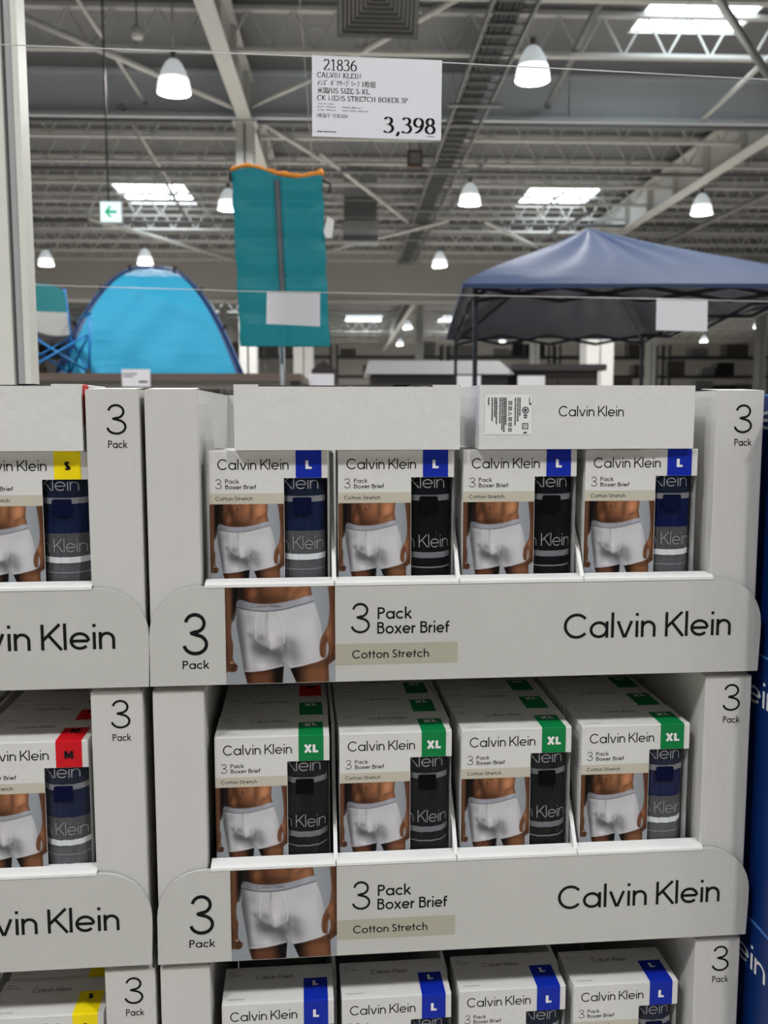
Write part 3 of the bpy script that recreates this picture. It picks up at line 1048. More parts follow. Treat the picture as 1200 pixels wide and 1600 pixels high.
def joist(Y, x0=-16, x1=20, top=7.28, bot=6.70, p=.65):
    mb = MB()
    for z in (top, bot):
        mb.box(x0, x1, Y - .06, Y - .01, z - .03, z + .03); mb.box(x0, x1, Y + .01, Y + .06, z - .03, z + .03)
    n = int((x1 - x0) / p)
    for k in range(n):
        a = x0 + k * p
        mb.bar((a, Y, bot), (a + p / 2, Y, top), .028)
        mb.bar((a + p / 2, Y, top), (a + p, Y, bot), .028)
    return structure('ceiling_joist', mb, STEEL)


for Y in (12.35, 14.25, 18.6, 20.4, 22.3, 24.2, 26.0, 27.9, 29.8, 31.6, 33.4):
    joist(Y)
for Y in (50, 53, 56, 59, 62, 65, 68, 71):
    joist(Y, -22, 30, 7.28, 6.6, .9)


def girder(X, y0, y1, zb=6.40, h=.75, w=.24):
    mb = MB()
    mb.box(X - w / 2, X + w / 2, y0, y1, zb, zb + .03); mb.box(X - w / 2, X + w / 2, y0, y1, zb + h, zb + h + .03)
    mb.box(X - .012, X + .012, y0, y1, zb + .03, zb + h)
    y = y0 + 1
    while y < y1:
        mb.box(X - w / 2 + .01, X + w / 2 - .01, y - .006, y + .006, zb + .03, zb + h); y += 1.85
    return structure('ceiling_beam', mb, STEEL)


girder(-1.68, -5, 34.8)
girder(7.75, -5, 34.8, w=.30)
girder(-11.1, -5, 34.8)
girder(3.2, 36, 77, zb=6.3)
girder(-8, 36, 77, zb=6.3)


def column(X, Y, s, top=6.39):
    mb = MB()
    mb.box(X - s / 2, X + s / 2, Y - s / 2, Y - s / 2 + .03, 0, top); mb.box(X - s / 2, X + s / 2, Y + s / 2 - .03, Y + s / 2, 0, top)
    mb.box(X - .015, X + .015, Y - s / 2, Y + s / 2, 0, top)
    mb.box(X - s * .7, X + s * .7, Y - s * .7, Y + s * .7, 0, .03)
    mb.box(X - s * .7, X + s * .7, Y - s * .7, Y + s * .7, top - .02, top)
    return structure('column', mb, STEEL)


p = at(388, 500, 16.7); column(p.x, 16.7, .30)
column(-1.68, 34.4, .35, 5.39)
p = at(932, 560, 26); column(p.x, 26, .75)
for px, Y in ((655, 42), (835, 38), (1016, 36.5), (1187, 37), (475, 30), (350, 44)):
    p = at(px, 560, Y); column(p.x, Y, .34 if px != 475 else .6, 6.2)

# braces, pipes and conduits under the roof
def pipe(name, a, b, r, m, h0=5.2, h1=None):
    P = at_h(a[0], a[1], h0); Q = at_h(b[0], b[1], h1 or h0)
    mb = MB(); mb.tube([P, Q], r, 8)
    return tag(mb.build(name, m), None, None, None, 'structure')


for a, b, r, h0, h1 in [((35, 26), (362, 166), .05, 5.2, 5.0), ((95, -40), (230, 165), .03, 5.3, 5.3), ((545, 92), (730, -12), .05, 5.2, 5.3), ((1215, 78), (1098, 186), .04, 5.1, 5.1),
                        ((138, 341), (372, 407), .055, 4.7, 4.9), ((758, 346), (845, 390), .055, 4.7, 4.8), ((395, 165), (500, 118), .04, 5.1, 5.1), ((405, 190), (520, 260), .04, 5.1, 5.1),
                        ((520, 390), (700, 345), .05, 4.7, 4.9), ((655, 360), (500, 240), .045, 5.0, 5.0), ((838, 335), (880, 300), .03, 5.0, 5.0), ((205, 190), (275, 300), .025, 5.2, 5.2)]:
    pipe('roof_brace', a, b, r, STEEL, h0, h1)
for a, b, r, h in [((945, -10), (856, 165), .06, 5.3), ((1110, -20), (1215, 140), .05, 4.2), ((1230, 290), (930, 430), .07, 4.8), ((925, 330), (850, 372), .05, 4.8), ((190, 165), (290, 340), .04, 5.2), ((760, 250), (700, 330), .03, 5.1)]:
    pipe('roof_pipe', a, b, r, STEELG if h > 4.5 else GALV, h)
for px, py, x1 in ((0, 262, 1200), (0, 345, 1200), (0, 186, 480)):
    P = at_h(px, py, 4.95)
    mb = MB(); mb.tube([(-14, P.y, P.z), (16, P.y, P.z)], .045, 8)
    tag(mb.build('sprinkler_pipe', STEELG), None, None, None, 'structure')

# ------------------------------------------------------------------ pendant lamps
SHELL = mat('lamp_acrylic', rgb(225, 232, 236), .25, emit=.45, emit_col=(.9, .97, 1, 1), bump=.2, bscale=30)
LENS = mat('lamp_lens', (1, 1, 1, 1), .3, emit=9, emit_col=(1, .985, .95, 1))
shell = MB(); shell.lathe([(.05, .46), (.075, .45), (.12, .40), (.175, .30), (.212, .19)], 28)
shell.lathe([(.212, .19), (.235, .08), (.24, 0), (.228, 0), (.224, .07), (.20, .17)], 28, 1)
shell.lathe([(.20, .17), (.16, .29), (.05, .42)], 28)
SKIRT = mat('lamp_skirt', rgb(235, 240, 242), .25, emit=1.6, emit_col=(1, .99, .96, 1))
SHELL_ME = shell.mesh('lamp_shade', [SHELL, SKIRT])
lens = MB(); lens.lathe([(0, .030), (.10, .032), (.17, .045), (.218, .06), (.218, .11), (0, .12)], 28)
LENS_ME = lens.mesh('lens', [LENS])
cap = MB(); cap.lathe([(0, .56), (.045, .56), (.05, .46), (.06, .445), (0, .445)], 16)
CAP_ME = cap.mesh('socket_cap', [GALV])
LD = bpy.data.lights.new('lamp_light', 'AREA'); LD.shape = 'DISK'; LD.size = .42; LD.energy = LAMP_POWER; LD.color = (1, .99, .975)
LN = LD.copy(); LN.energy = NEAR_POWER
LF = LD.copy(); LF.energy = LAMP_POWER * 2.2


def lamp(x, y, z, label):
    t = thing('pendant_lamp', label, 'lamp', (x, y, z), 0, 'dome pendant lamps')
    link(SHELL_ME, 'lamp_shade', t); link(LENS_ME, 'lens', t); link(CAP_ME, 'socket_cap', t)
    rod = MB(); rod.tube([(0, 0, .55), (0, 0, CEIL - z)], .012, 6); rod.build('suspension_rod', STEEL, t)
    lo = bpy.data.objects.new('lamp_light', LN if y < 10 else LD if y < 45 else LF); COL.objects.link(lo); lo.parent = t; lo.location = (0, 0, .02)


for px, py, lab in [(272, 145, 'dome pendant lamp hanging nearest to the left of the price sign'), (832, 126, 'dome pendant lamp hanging right of the price sign, largest on that side'),
                    (734, 319, 'dome pendant lamp just below the price sign beside the ladder tray'), (357, 327, 'dome pendant lamp half hidden by the teal sleeping bag'),
                    (1096, 334, 'dome pendant lamp above the right slope of the navy canopy'), (72, 414, 'dome pendant lamp above the teal folding chair'),
                    (227, 412, 'dome pendant lamp over the blue tent'), (687, 416, 'dome pendant lamp at the far end of the ladder tray, left of the canopy'),
                    (637, 513, 'upper of two tiny dome lamps in the far hall left of the canopy'), (625, 539, 'lower of two tiny dome lamps in the far hall left of the canopy'),
                    (785, 536, 'tiny dome lamp seen under the left half of the canopy'), (1100, 534, 'tiny dome lamp seen below the blank sign under the canopy'),
                    (1184, 512, 'tiny dome lamp at the far right below the canopy edge'), (120, 527, 'tiny dome lamp between folding chair and blue tent')]:
    P = at_h(px, py, 4.55)
    lamp(P.x, P.y, P.z, lab)
for x in (-7.9, -2.5, 2.7, 8.3):
    for y in (-2.0, 5.8):
        lamp(x, y, 6.05, 'dome pendant lamp over the aisle outside the view')

# ------------------------------------------------------------------ cable ladder, diffuser, other roof gear
t = thing('cable_ladder', 'long ladder tray carrying dark cables under the roof', 'cable tray', (2.1, 11.0, 6.40))
mb = MB()
for s in (-.28, .28):
    mb.box(s - .015, s + .015, -1, 21.6, 0, .09)
y = -1
while y < 21.6:
    mb.box(-.28, .28, y - .012, y + .012, .03, .06); y += .36
mb.build('ladder', STEELG, t)
mb = MB()
for k, x in enumerate((-.16, -.09, -.03, .04, .10)):
    mb.tube([(x, -1 + .1 * k, .10), (x + .02, 5, .11), (x - .01, 12, .10), (x, 21.5, .10)], .042, 6)
mb.build('cable_bundle', DARKM, t)
mb = MB()
for y in (.5, 4.5, 8.5, 12.5, 16.5, 20.5):
    mb.tube([(-.34, y, 0), (-.34, y, .95)], .01, 6); mb.tube([(.34, y, 0), (.34, y, .95)], .01, 6); mb.box(-.42, .46, y - .025, y + .025, -.05, 0)
mb.build('hanger', GALV, t)

P = at(592, -12, 11.3)
t = thing('air_diffuser', 'square ceiling air diffuser with nested vanes above the price sign', 'air vent', (P.x, 11.3, P.z))
VANE = mat('diffuser_vane', rgb(188, 186, 180), .5)
t.rotation_euler = (R(-62), 0, R(1.5))
mb = MB()
for k in range(9):
    s = .45 - k * .047; z = -.05 + k * .012
    o_ = .030
    for a0, a1 in (((-s, -s), (s, -s)), ((s, -s), (s, s)), ((s, s), (-s, s)), ((-s, s), (-s, -s))):
        f_ = (s - o_) / s
        mb.add([(a0[0], a0[1], z), (a1[0], a1[1], z), (a1[0] * f_, a1[1] * f_, z + .035), (a0[0] * f_, a0[1] * f_, z + .035)], [(0, 1, 2, 3)])
mb.build('vane', VANE, t)
mb = MB(); mb.box(-.47, .47, -.47, .47, .10, .13); mb.build('back_plate', DARKM, t)
mb = MB(); mb.box(-.47, .47, -.47, .47, .13, .62)
for a, b in ((-.47, -.45), (.45, .47)):
    mb.box(a, b, -.47, .47, -.05, .13); mb.box(-.47, .47, a, b, -.05, .13)
mb.build('duct_box', STEELG, t)
P = at(563, 381, 23.25)
t = thing('unit_heater', 'grey slatted air unit hung in the roof right of the sleeping bag', 'air unit', (P.x, 23.25, P.z))
mb = MB(); mb.box(-.42, .42, -.3, .3, 0, .5); mb.box(-.4, .4, -.28, .28, .55, 1.0); mb.box(-.40, .40, -.26, .26, 1.05, CEIL - P.z - .02); mb.build('housing', GALV, t)
mb = MB()
for k in range(14):
    mb.box(-.40 + k * .06, -.37 + k * .06, -.33, -.30, .02, .16)
mb.build('outlet_grille', DARKM, t)
mb = MB()
for k in range(6):
    mb.box(-.4, .4, -.31, -.29, .6 + k * .06, .62 + k * .06)
mb.build('grille', DARKM, t)
P = at(648, 262, 19.6)
t = thing('ceiling_speaker', 'small brown box speaker hung below the price sign', 'speaker', (P.x, 19.6, P.z))
BROWN = mat('brown_speaker', rgb(74, 56, 46), .6)
mb = MB(); mb.box(-.15, .15, -.12, .12, 0, .32); mb.build('cabinet', BROWN, t)
mb = MB(); mb.tube([(-.1, 0, .32), (-.1, 0, CEIL - P.z)], .012, 6); mb.tube([(.1, 0, .32), (.1, 0, CEIL - P.z)], .012, 6); mb.build('hanger', DARKM, t)
mb = MB(); mb.box(-.11, .11, -.13, -.12, .05, .27); mb.build('grille_cloth', STEELG, t)
P = at(214, 60, 12.9)
t = thing('smoke_sensor', 'small pale sensor hanging on a cord above the left lamp', 'sensor', (P.x, 12.9, P.z))
mb = MB(); mb.lathe([(0, 0), (.07, 0), (.085, .06), (.07, .12), (.03, .15), (0, .15)], 14); mb.build('sensor_body', STEEL, t)
mb = MB(); mb.tube([(0, 0, .15), (0, 0, CEIL - P.z)], .01, 6); mb.build('cord', DARKM, t)

# exit sign
SIGNW = mat('lit_sign_face', (.85, .95, 1, 1), .4, emit=1.0, emit_col=(.72, .93, .95, 1))
SIGNG = mat('sign_green', rgb(0, 150, 90), .4, emit=.8, emit_col=(0, .42, .22, 1))
P = at(173, 331, 12)
t = thing('exit_sign', 'lit white exit sign with a green left arrow', 'exit sign', (P.x, 12, P.z))
mb = MB(); mb.rbox(-.135, .135, 0, .05, -.13, .13, .008); mb.build('housing', STEEL, t)
mb = MB(); mb.box(-.125, .125, -.004, 0, -.12, .12); mb.build('sign_face', SIGNW, t)
mb = MB()
mb.prism([(-.075, 0), (-.01, .075), (.012, .06), (-.025, .017), (.075, .017), (.075, -.017), (-.025, -.017), (.012, -.06), (-.01, -.075)], -.007, -.004, 0, 'y')
mb.build('arrow', SIGNG, t)
mb = MB(); mb.tube([(-.03, .025, .13), (-.03, .025, CEIL - P.z)], .012, 6); mb.build('hanger', DARKM, t)

# ------------------------------------------------------------------ far racks and shelves
RACKB = mat('rack_steel', rgb(70, 72, 78), .5)
CARTONS = [mat('brown_goods', rgb(104, 98, 90), .8), mat('dark_goods', rgb(36, 38, 44), .6), mat('grey_goods', rgb(150, 150, 150), .7)]


def rack(X, Y, w, label, levels=(1.3, 2.2, 3.1, 4.0)):
    t = thing('pallet_rack', label, 'rack', (X, Y, 0), 0, 'far pallet racks')
    for sx in (-w / 2, w / 2):
        mb = MB()
        for sy in (-.5, .5):
            mb.box(sx - .05, sx + .05, sy - .04, sy + .04, 0, levels[-1] + .5)
        mb.build('upright', RACKB, t)
    for z in levels:
        mb = MB()
        mb.box(-w / 2, w / 2, -.54, -.48, z - .12, z); mb.box(-w / 2, w / 2, .48, .54, z - .12, z); mb.box(-w / 2, w / 2, -.5, .5, z - .02, z)
        mb.build('shelf', RACKB, t)
    return levels


rnd = random.Random(11)
for k in range(8):
    Y, w = 44.0, 4.9
    P = Vector((-13.5 + 5.2 * k, 44, 0))
    names = ['behind the folding chair', 'behind the blue tent', 'left of the sleeping bag pole', 'right of the sleeping bag', 'behind the storage shed', 'behind the dark cabinet', 'behind the right canopy leg', 'at the right edge of the view']
    lv = rack(P.x, Y, w, 'far dark pallet rack ' + names[k])
    for z in lv[1:]:
        x = -w / 2 + .15
        while x < w / 2 - .8:
            bw, bh = rnd.uniform(.5, 1.1), rnd.uniform(.3, .75)
            if x + bw > w / 2 - .1: break
            if rnd.random() < .72:
                mb = MB(); mb.box(-bw / 2, bw / 2, -.4, .4, 0, bh)
                o = mb.build('goods_carton', rnd.choice(CARTONS))
                o.location = (P.x + x + bw / 2, Y, z)
                tag(o, 'carton stored on a far pallet rack', 'carton', 'cartons on the far racks')
            x += bw + .12

# ------------------------------------------------------------------ display rack top with tent, chair, shed, cabinet
WOODT = mat('dark_shelf_top', rgb(96, 84, 76), .6, noise=.1, nscale=5)


def stand(X0, X1, Y0, Y1, z, label):
    t = thing('display_stand', label, 'stand', ((X0 + X1) / 2, (Y0 + Y1) / 2, 0))
    hx, hy = (X1 - X0) / 2, (Y1 - Y0) / 2
    mb = MB(); mb.box(-hx, hx, -hy, hy, z - .06, z); mb.build('deck', WOODT, t)
    for sx in (-1, 1):
        for sy in (-1, 1):
            mb = MB(); mb.box(sx * (hx - .05) - .04, sx * (hx - .05) + .04, sy * (hy - .05) - .04, sy * (hy - .05) + .04, 0, z - .06); mb.build('leg', DARKM, t)
    mb = MB(); mb.box(-hx + .05, hx - .05, -hy + .02, hy - .02, .9, .95); mb.build('lower_shelf', DARKM, t)


SZ = 1.79
stand(-3.75, -.35, 7.6, 10.6, SZ, 'dark display stand carrying the tent and the folding chair')

# tent
TBLUE = mat('tent_sky_blue', rgb(52, 164, 205), .6, spec=.25, bump=.5, bscale=5, stretch=(.5, 1, 3))
TDARK = mat('tent_dark_blue', rgb(36, 70, 120), .5)
TPALE = mat('tent_pale_mesh', rgb(150, 195, 225), .6)
TGREY = mat('tent_groundsheet', rgb(110, 104, 98), .6)
cx, cy = -1.84, 9.25
t = thing('dome_tent', 'sky blue dome tent with dark blue seams on display', 'tent', (cx, cy, SZ), R(8))
B_, HT = .80, 1.02


def tent_pt(u, v):
    """u around the base square, v from hem to apex"""
    q = u * 4; k = int(q) % 4; f = q - int(q)
    e = -1 + 2 * f
    r = 1 - v
    sx, sy = [(e, -1), (1, e), (-e, 1), (-1, -e)][k]
    bow = 1 - .07 * (1 - e * e) * (1 - v)
    rr = r ** .92
    wr = (1 - e ** 4) * (.010 * math.sin(9 * rr * 2.2 + 2.5 * e + math.sin(5 * e)) + .007 * math.sin(17 * v - 3 * e + 1.3 * math.sin(7 * e + k)) + .004 * math.sin(31 * v + 6 * e))
    n_ = [(0, -1), (1, 0), (0, 1), (-1, 0)][k]
    return (sx * rr * B_ * bow + n_[0] * wr, sy * rr * B_ * bow + n_[1] * wr, .03 + HT * (1 - rr ** 2.25) + .3 * wr)


def tent_mat(u, v):
    f = (u * 4) % 1; e = abs(-1 + 2 * f)
    if e > .93: return 1
    k = int(u * 4) % 4
    if v > .68 and k == 0: return 2
    return 0 if k in (0, 2) else (1 if e > .80 else 0)


mb = MB(); mb.grid(tent_pt, 144, 60, tent_mat); mb.build('fly_sheet', [TBLUE, TDARK, TPALE], t)
mb = MB()
mb.box(-B_ - .02, B_ + .02, -B_ - .02, B_ + .02, 0, .03)
mb.build('groundsheet', TGREY, t)
for s in (-1, 1):
    mb = MB()
    P = []
    for k in range(-20, 21):
        e = k / 20
        P.append((e * B_ * 1.01, e * s * B_ * 1.01, .035 + (HT + .012) * (1 - abs(e) ** 2.25)))
    mb.tube(P, .012, 8); mb.build('pole', TDARK, t)
    for e in (-.8, -.55, .55, .8, -.25, .25):
        mb = MB()
        z = .035 + HT * (1 - abs(e) ** 2.25)
        mb.bar((e * B_, e * s * B_, z - .01), (e * B_ * 1.04, e * s * B_ * 1.04, z + .05), .022)
        mb.build('clip', DARKM, t)
for a in (-.24, .05, .20):
    mb = MB(); mb.tube([(a, -.02, HT - .02), (a + .03, -.02, HT + .045), (a + .09, -.02, HT - .01)], .010, 6); mb.build('hanging_loop', DARKM, t)

# folding chair
TEAL = mat('chair_teal', rgb(12, 112, 118), .7, bump=.2, bscale=12)
CFRAME = mat('chair_blue_frame', rgb(30, 130, 205), .4)
CMESH = mat('chair_pale_fabric', rgb(168, 168, 166), .7, noise=.1, nscale=6)
P = at(66, 577, 8.5)
t = thing('folding_chair', 'teal folding camp chair with blue frame on the stand', 'chair', (-2.50, 8.02, SZ), R(34))
t.scale = (.92, .92, .94)
for name, z0, z1, m_ in (('back_top', .58, .84, TEAL), ('back_mesh', .36, .58, CMESH)):
    mb = MB()
    def fb(a, b):
        x = -.25 + .5 * a
        z = z0 + (z1 - z0) * b
        if name == 'back_top': z = min(z, z1 - .07 * abs(2 * a - 1) ** 4)
        return (x, .12 + (z - .36) * .25 + .05 * (1 - (2 * a - 1) ** 2), z)
    mb.grid(fb, 12, 6); mb.build(name, m_, t)
mb = MB(); mb.grid(lambda a, b: (-.25 + .5 * a, -.28 + .42 * b, .36 - .06 * math.sin(PI * a) + .03 * (1 - b)), 10, 8); mb.build('seat', CMESH, t)
for sx in (-1, 1):
    mb = MB(); mb.tube([(sx * .26, .22, 0), (sx * .26, .14, .38), (sx * .26, .26, .80)], .013, 8); mb.build('back_post', CFRAME, t)
    mb = MB(); mb.tube([(sx * .28, -.30, 0), (sx * .30, -.30, .54)], .013, 8); mb.build('front_post', CFRAME, t)
    mb = MB(); mb.grid(lambda a, b: (sx * (.27 + .05 * a), -.32 + .5 * b, .54 - .02 * math.sin(PI * b)), 3, 8); mb.build('armrest', CFRAME, t)
    mb = MB()
    mb.tube([(sx * .27, .22, .03), (sx * .28, -.30, .34)], .011, 6); mb.tube([(sx * .27, -.30, .03), (sx * .27, .16, .34)], .011, 6)
    mb.build('side_brace', CFRAME, t)
for y in (-.30, .20):
    mb = MB(); mb.tube([(-.27, y, .03), (.27, y, .35)], .011, 6); mb.tube([(.27, y + .015, .03), (-.27, y + .015, .35)], .011, 6); mb.build('cross_brace', CFRAME, t)
for sx in (-1, 1):
    for y in (-.30, .22):
        mb = MB(); mb.lathe([(0, 0), (.028, 0), (.028, .03), (.016, .05), (0, .05)], 10, 0, (sx * .27, y, 0)); mb.build('foot', DARKM, t)

# shed with bevelled grey roof and the dark cabinet beside it
ROOFG = mat('grey_roof', rgb(150, 152, 152), .4, noise=.06, nscale=4)
SHEDW = mat('shed_dark_wall', rgb(52, 50, 50), .6)
t = thing('storage_shed', 'storage shed with pale grey sloping roof and dark walls', 'shed', (.92, 9.5, 0))
mb = MB(); mb.box(-.66, .66, -.45, .45, 0, 1.84); mb.build('wall', SHEDW, t)
mb = MB()
a, b = (.72, .52), (.60, .34)
vs = [(-a[0], -a[1], 1.84), (a[0], -a[1], 1.84), (a[0], a[1], 1.84), (-a[0], a[1], 1.84), (-b[0] - .08, -b[1], 1.975), (b[0], -b[1], 1.975), (b[0], b[1], 1.975), (-b[0] - .08, b[1], 1.975)]
mb.add(vs, [(3, 2, 1, 0), (4, 5, 6, 7), (0, 1, 5, 4), (1, 2, 6, 5), (2, 3, 7, 6), (3, 0, 4, 7)])
mb.build('roof', ROOFG, t)
mb = MB()
for x in (-.3, .02, .34):
    mb.box(x, x + .012, -.453, -.45, .1, 1.8)
mb.build('wall_groove', DARKM, t)
BROWND = mat('dark_stained_wood', rgb(46, 40, 38), .5, noise=.15, nscale=6)
t = thing('garden_cabinet', 'dark cabinet with a flat overhanging top right of the shed', 'cabinet', (2.08, 9.5, 0))
mb = MB(); mb.box(-.40, .40, -.40, .40, 0, 1.88); mb.build('body', BROWND, t)
mb = MB(); mb.box(-.47, .47, -.46, .46, 1.88, 1.94); mb.build('top_board', SHEDW, t)
for s in (-1, 1):
    mb = MB(); mb.box(min(s * .01, s * .38), max(s * .01, s * .38), -.415, -.40, .1, 1.8); d = mb.build('door', BROWND, t)
    mb = MB(); mb.tube([(s * .05, -.43, .9), (s * .05, -.43, 1.05)], .008, 6); mb.build('handle', GALV, d)
# stuff on a low dark stand between tent and shed
stand(-.30, .20, 9.0, 10.4, 1.74, 'dark low stand between the tent and the storage shed')
mb = MB(); mb.prism([(-.12, 0), (.12, 0), (.12, .16), (0, .25), (-.12, .16)], -.15, .15, 0, 'y')
o = mb.build('birdhouse', BROWND); o.location = (at(506, 560, 9.6).x, 9.6, 1.74); tag(o, 'small dark house shaped box left of the shed roof', 'box')

# canopy
NAVY = mat('canopy_navy', rgb(52, 71, 106), .6, spec=.35, bump=.35, bscale=4)
CLEG = mat('canopy_leg_steel', rgb(52, 54, 60), .4, metal=.5)
FL, FR, BR, BL = Vector((.574, 4.6, 2.111)), Vector((2.42, 4.52, 2.111)), Vector((2.45, 7.55, 2.09)), Vector((.822, 7.6, 2.085))
ctr = (FL + FR + BR + BL) / 4
t = thing('pop_up_canopy', 'navy pop up canopy tent standing over the display', 'canopy', (ctr.x, ctr.y, 0))
lc = [v - Vector((ctr.x, ctr.y, 0)) for v in (FL, FR, BR, BL)]


def can(u, v, dz=0):
    a = lc[0].lerp(lc[1], u); b = lc[3].lerp(lc[2], u)
    p_ = a.lerp(b, v)
    r = max(abs(2 * u - 1), abs(2 * v - 1))
    h = .56 * (1 - r) ** .88
    h += -.025 * (1 - min(abs(2 * u - 1), abs(2 * v - 1)) ** 2) * math.sin(PI * min(1, r)) 
    return (p_.x, p_.y, p_.z + h + dz)




def can_ring(a, b, dz=0):
    q = a * 4; k = int(q) % 4; e = -1 + 2 * (q - int(q)); r = 1 - b
    x, y = [(e, -1), (1, e), (-e, 1), (-1, -e)][k]
    p_ = can((x * r + 1) / 2, (y * r + 1) / 2, dz)
    wr = .010 * (1 - e ** 4) * math.sin(PI * r) * math.sin(e * 14 + 3 * r + 2 * math.sin(3 * e + k))
    return (p_[0], p_[1], p_[2] + wr)


mb = MB(); mb.grid(can_ring, 128, 28)
o = mb.build('roof_fabric', NAVY, t)
mb = MB(); mb.grid(lambda a, b: can_ring(a, b, -.012), 128, 28); mb.build('lining', mat('canopy_grey_lining', rgb(74, 76, 88), .6), t)
mb = MB()
cor = [can(0, 0), can(1, 0), can(1, 1), can(0, 1)]
for k in range(4):
    A_, B2 = Vector(cor[k]), Vector(cor[(k + 1) % 4])
    n = 16
    for i in range(n):
        p0, p1 = A_.lerp(B2, i / n), A_.lerp(B2, (i + 1) / n)
        sc = lambda f: .020 + .004 * math.sin(f * PI * 3)
        mb.quad(p0, p1, p1 - Vector((0, 0, sc((i + 1) / n))), p0 - Vector((0, 0, sc(i / n))))
mb.build('valance', NAVY, t)
for k, q in enumerate(cor):
    q = Vector(q); c0 = Vector((0, 0, q.z)); q2 = q.lerp(c0, .085)
    mb = MB(); mb.box(q2.x - .011, q2.x + .011, q2.y - .011, q2.y + .011, 0, q.z); lg = mb.build('leg', CLEG, t)
    mb = MB(); mb.box(q2.x - .05, q2.x + .05, q2.y - .05, q2.y + .05, 0, .012); mb.build('foot_plate', CLEG, lg)
for k in range(4):
    A_ = Vector(cor[k]).lerp(Vector((0, 0, cor[k][2])), .085); B2 = Vector(cor[(k + 1) % 4]).lerp(Vector((0, 0, cor[k][2])), .085)
    up, dn = Vector((0, 0, -.0)), Vector((0, 0, -.07))
    mb = MB()
    for i in range(4):
        a0, a1 = A_.lerp(B2, i / 4), A_.lerp(B2, (i + 1) / 4)
        mb.bar(a0 + (up if i % 2 else dn), a1 + (dn if i % 2 else up), .012, .022)
        mb.bar(a0 + (dn if i % 2 else up), a1 + (up if i % 2 else dn), .012, .022)
    mb.build('truss_bar', CLEG, t)
for k in range(4):
    q = Vector(cor[k])
    mb = MB(); mb.tube([q.lerp(Vector((0, 0, q.z)), .085) + Vector((0, 0, -.05)), Vector((0, 0, q.z + .50)).lerp(q, .5) - Vector((0, 0, .03)), Vector((0, 0, q.z + .52))], .011, 6); mb.build('roof_rib', CLEG, t)

# sleeping bag on its pole
BAG = mat('teal_nylon', rgb(10, 136, 150), .5, spec=.4, bump=.5, bscale=9)
ORG = mat('orange_lining', rgb(245, 150, 40), .55, noise=.25, nscale=14, bump=.4, bscale=18)
ZIP = mat('zip_grey', rgb(96, 102, 108), .5)
Pb = at(438, 400, 4.5)
t = thing('sleeping_bag', 'teal sleeping bag with orange lining hung up flat', 'sleeping bag', (Pb.x, 4.5, 1.80))
HB, W0 = .80, .212


def bag(a, b, y=0):
    z = HB * b
    cx_ = .03 * (1 - b) - .012
    wob = .0015 * math.sin(b * 40)
    x = cx_ + (2 * a - 1) * (W0 + .0015 * math.sin(b * 25))
    e = abs(2 * a - 1)
    seam = min(abs(b - s) for s in (.19, .40, .62, .84))
    puff = .035 * (1 - e ** 5) * min(1, .45 + seam * 9)
    puff *= min(1, .5 + abs(a - .5) * 6)
    ztop = .018 * math.sin(a * 7) * max(0, b - .9) * 10 - .02 * a * max(0, b - .8) * 5
    return (x + wob * (1 if a > .5 else -1) * e, y - puff, z + ztop)


mb = MB()
mb.grid(lambda a, b: bag(a, b), 44, 110)
mb.grid(lambda a, b: (bag(a, b)[0], .02 + .02 * (1 - abs(2 * a - 1) ** 4), bag(a, b)[2]), 20, 40)
mb.build('bag_shell', BAG, t)
mb = MB()
P = []
for k in range(25):
    a = k / 24
    q = bag(a, 1)
    P.append((q[0], q[1] * .5 + .012, q[2] + .012 + .005 * math.sin(a * 13)))
mb.tube(P, [.010 + .007 * k / 24 + .003 * math.sin(k * 1.9) for k in range(25)], 8); mb.build('lining_edge', ORG, t)
mb = MB(); mb.tube([(-.005 + .03 * (1 - b) - .012 + .006, bag(.5, b)[1] - .004, HB * b) for b in [.25 + .7 * k / 30 for k in range(31)]], .014, 8); mb.build('zip', ZIP, t)
mb = MB(); mb.prism([(.205, .53), (.225, .60), (.255, .58), (.245, .50), (.215, .50)], -.03, -.026, 0, 'y'); mb.build('care_tag', WHITEINK, t)
mb = MB(); mb.tube([(-.20, .01, HB - .02), (-.235, 0, HB - .0), (-.225, -.005, HB - .04)], .008, 6); mb.build('tie_cord', DARKM, t)
mb = MB(); mb.tube([(.20, .01, HB - .03), (.24, 0, HB - .05), (.23, 0, HB - .09)], .006, 6); mb.build('tie_cord', DARKM, t)
PIPE = mat('grey_pole', rgb(140, 144, 148), .35, metal=.5)
mb = MB(); mb.tube([(0, 0, 0), (0, 0, 2.58)], .014, 12)
p0 = at(437, 560, 4.42)
o = link(None, 'pole_stand'); o.location = (p0.x, 4.60, 0); tag(o, 'grey pole holding up the teal sleeping bag', 'pole')
mb.build('pole', PIPE, o)
mb = MB(); mb.lathe([(0, 0), (.16, 0), (.16, .02), (.02, .03), (0, .03)], 20); mb.build('base', DARKM, o)
# hanging strap running up to the roof
P0 = at(489, 268, 4.5); P1 = at(466, -30, 4.5)
mb = MB(); mb.bar(P0, P0 + (P1 - P0) * 3.9, .012, .003)
STRAP = mat('pale_strap', rgb(176, 172, 164), .6)
tag(mb.build('hanging_strap', STRAP), 'pale strap running up from the sleeping bag', 'strap')

# ------------------------------------------------------------------ signs on wires
PAPER = mat('sign_paper', (.80, .81, .86, 1), .35, bump=.05, bscale=20)
WIRE = mat('nylon_wire', rgb(215, 215, 215), .3)


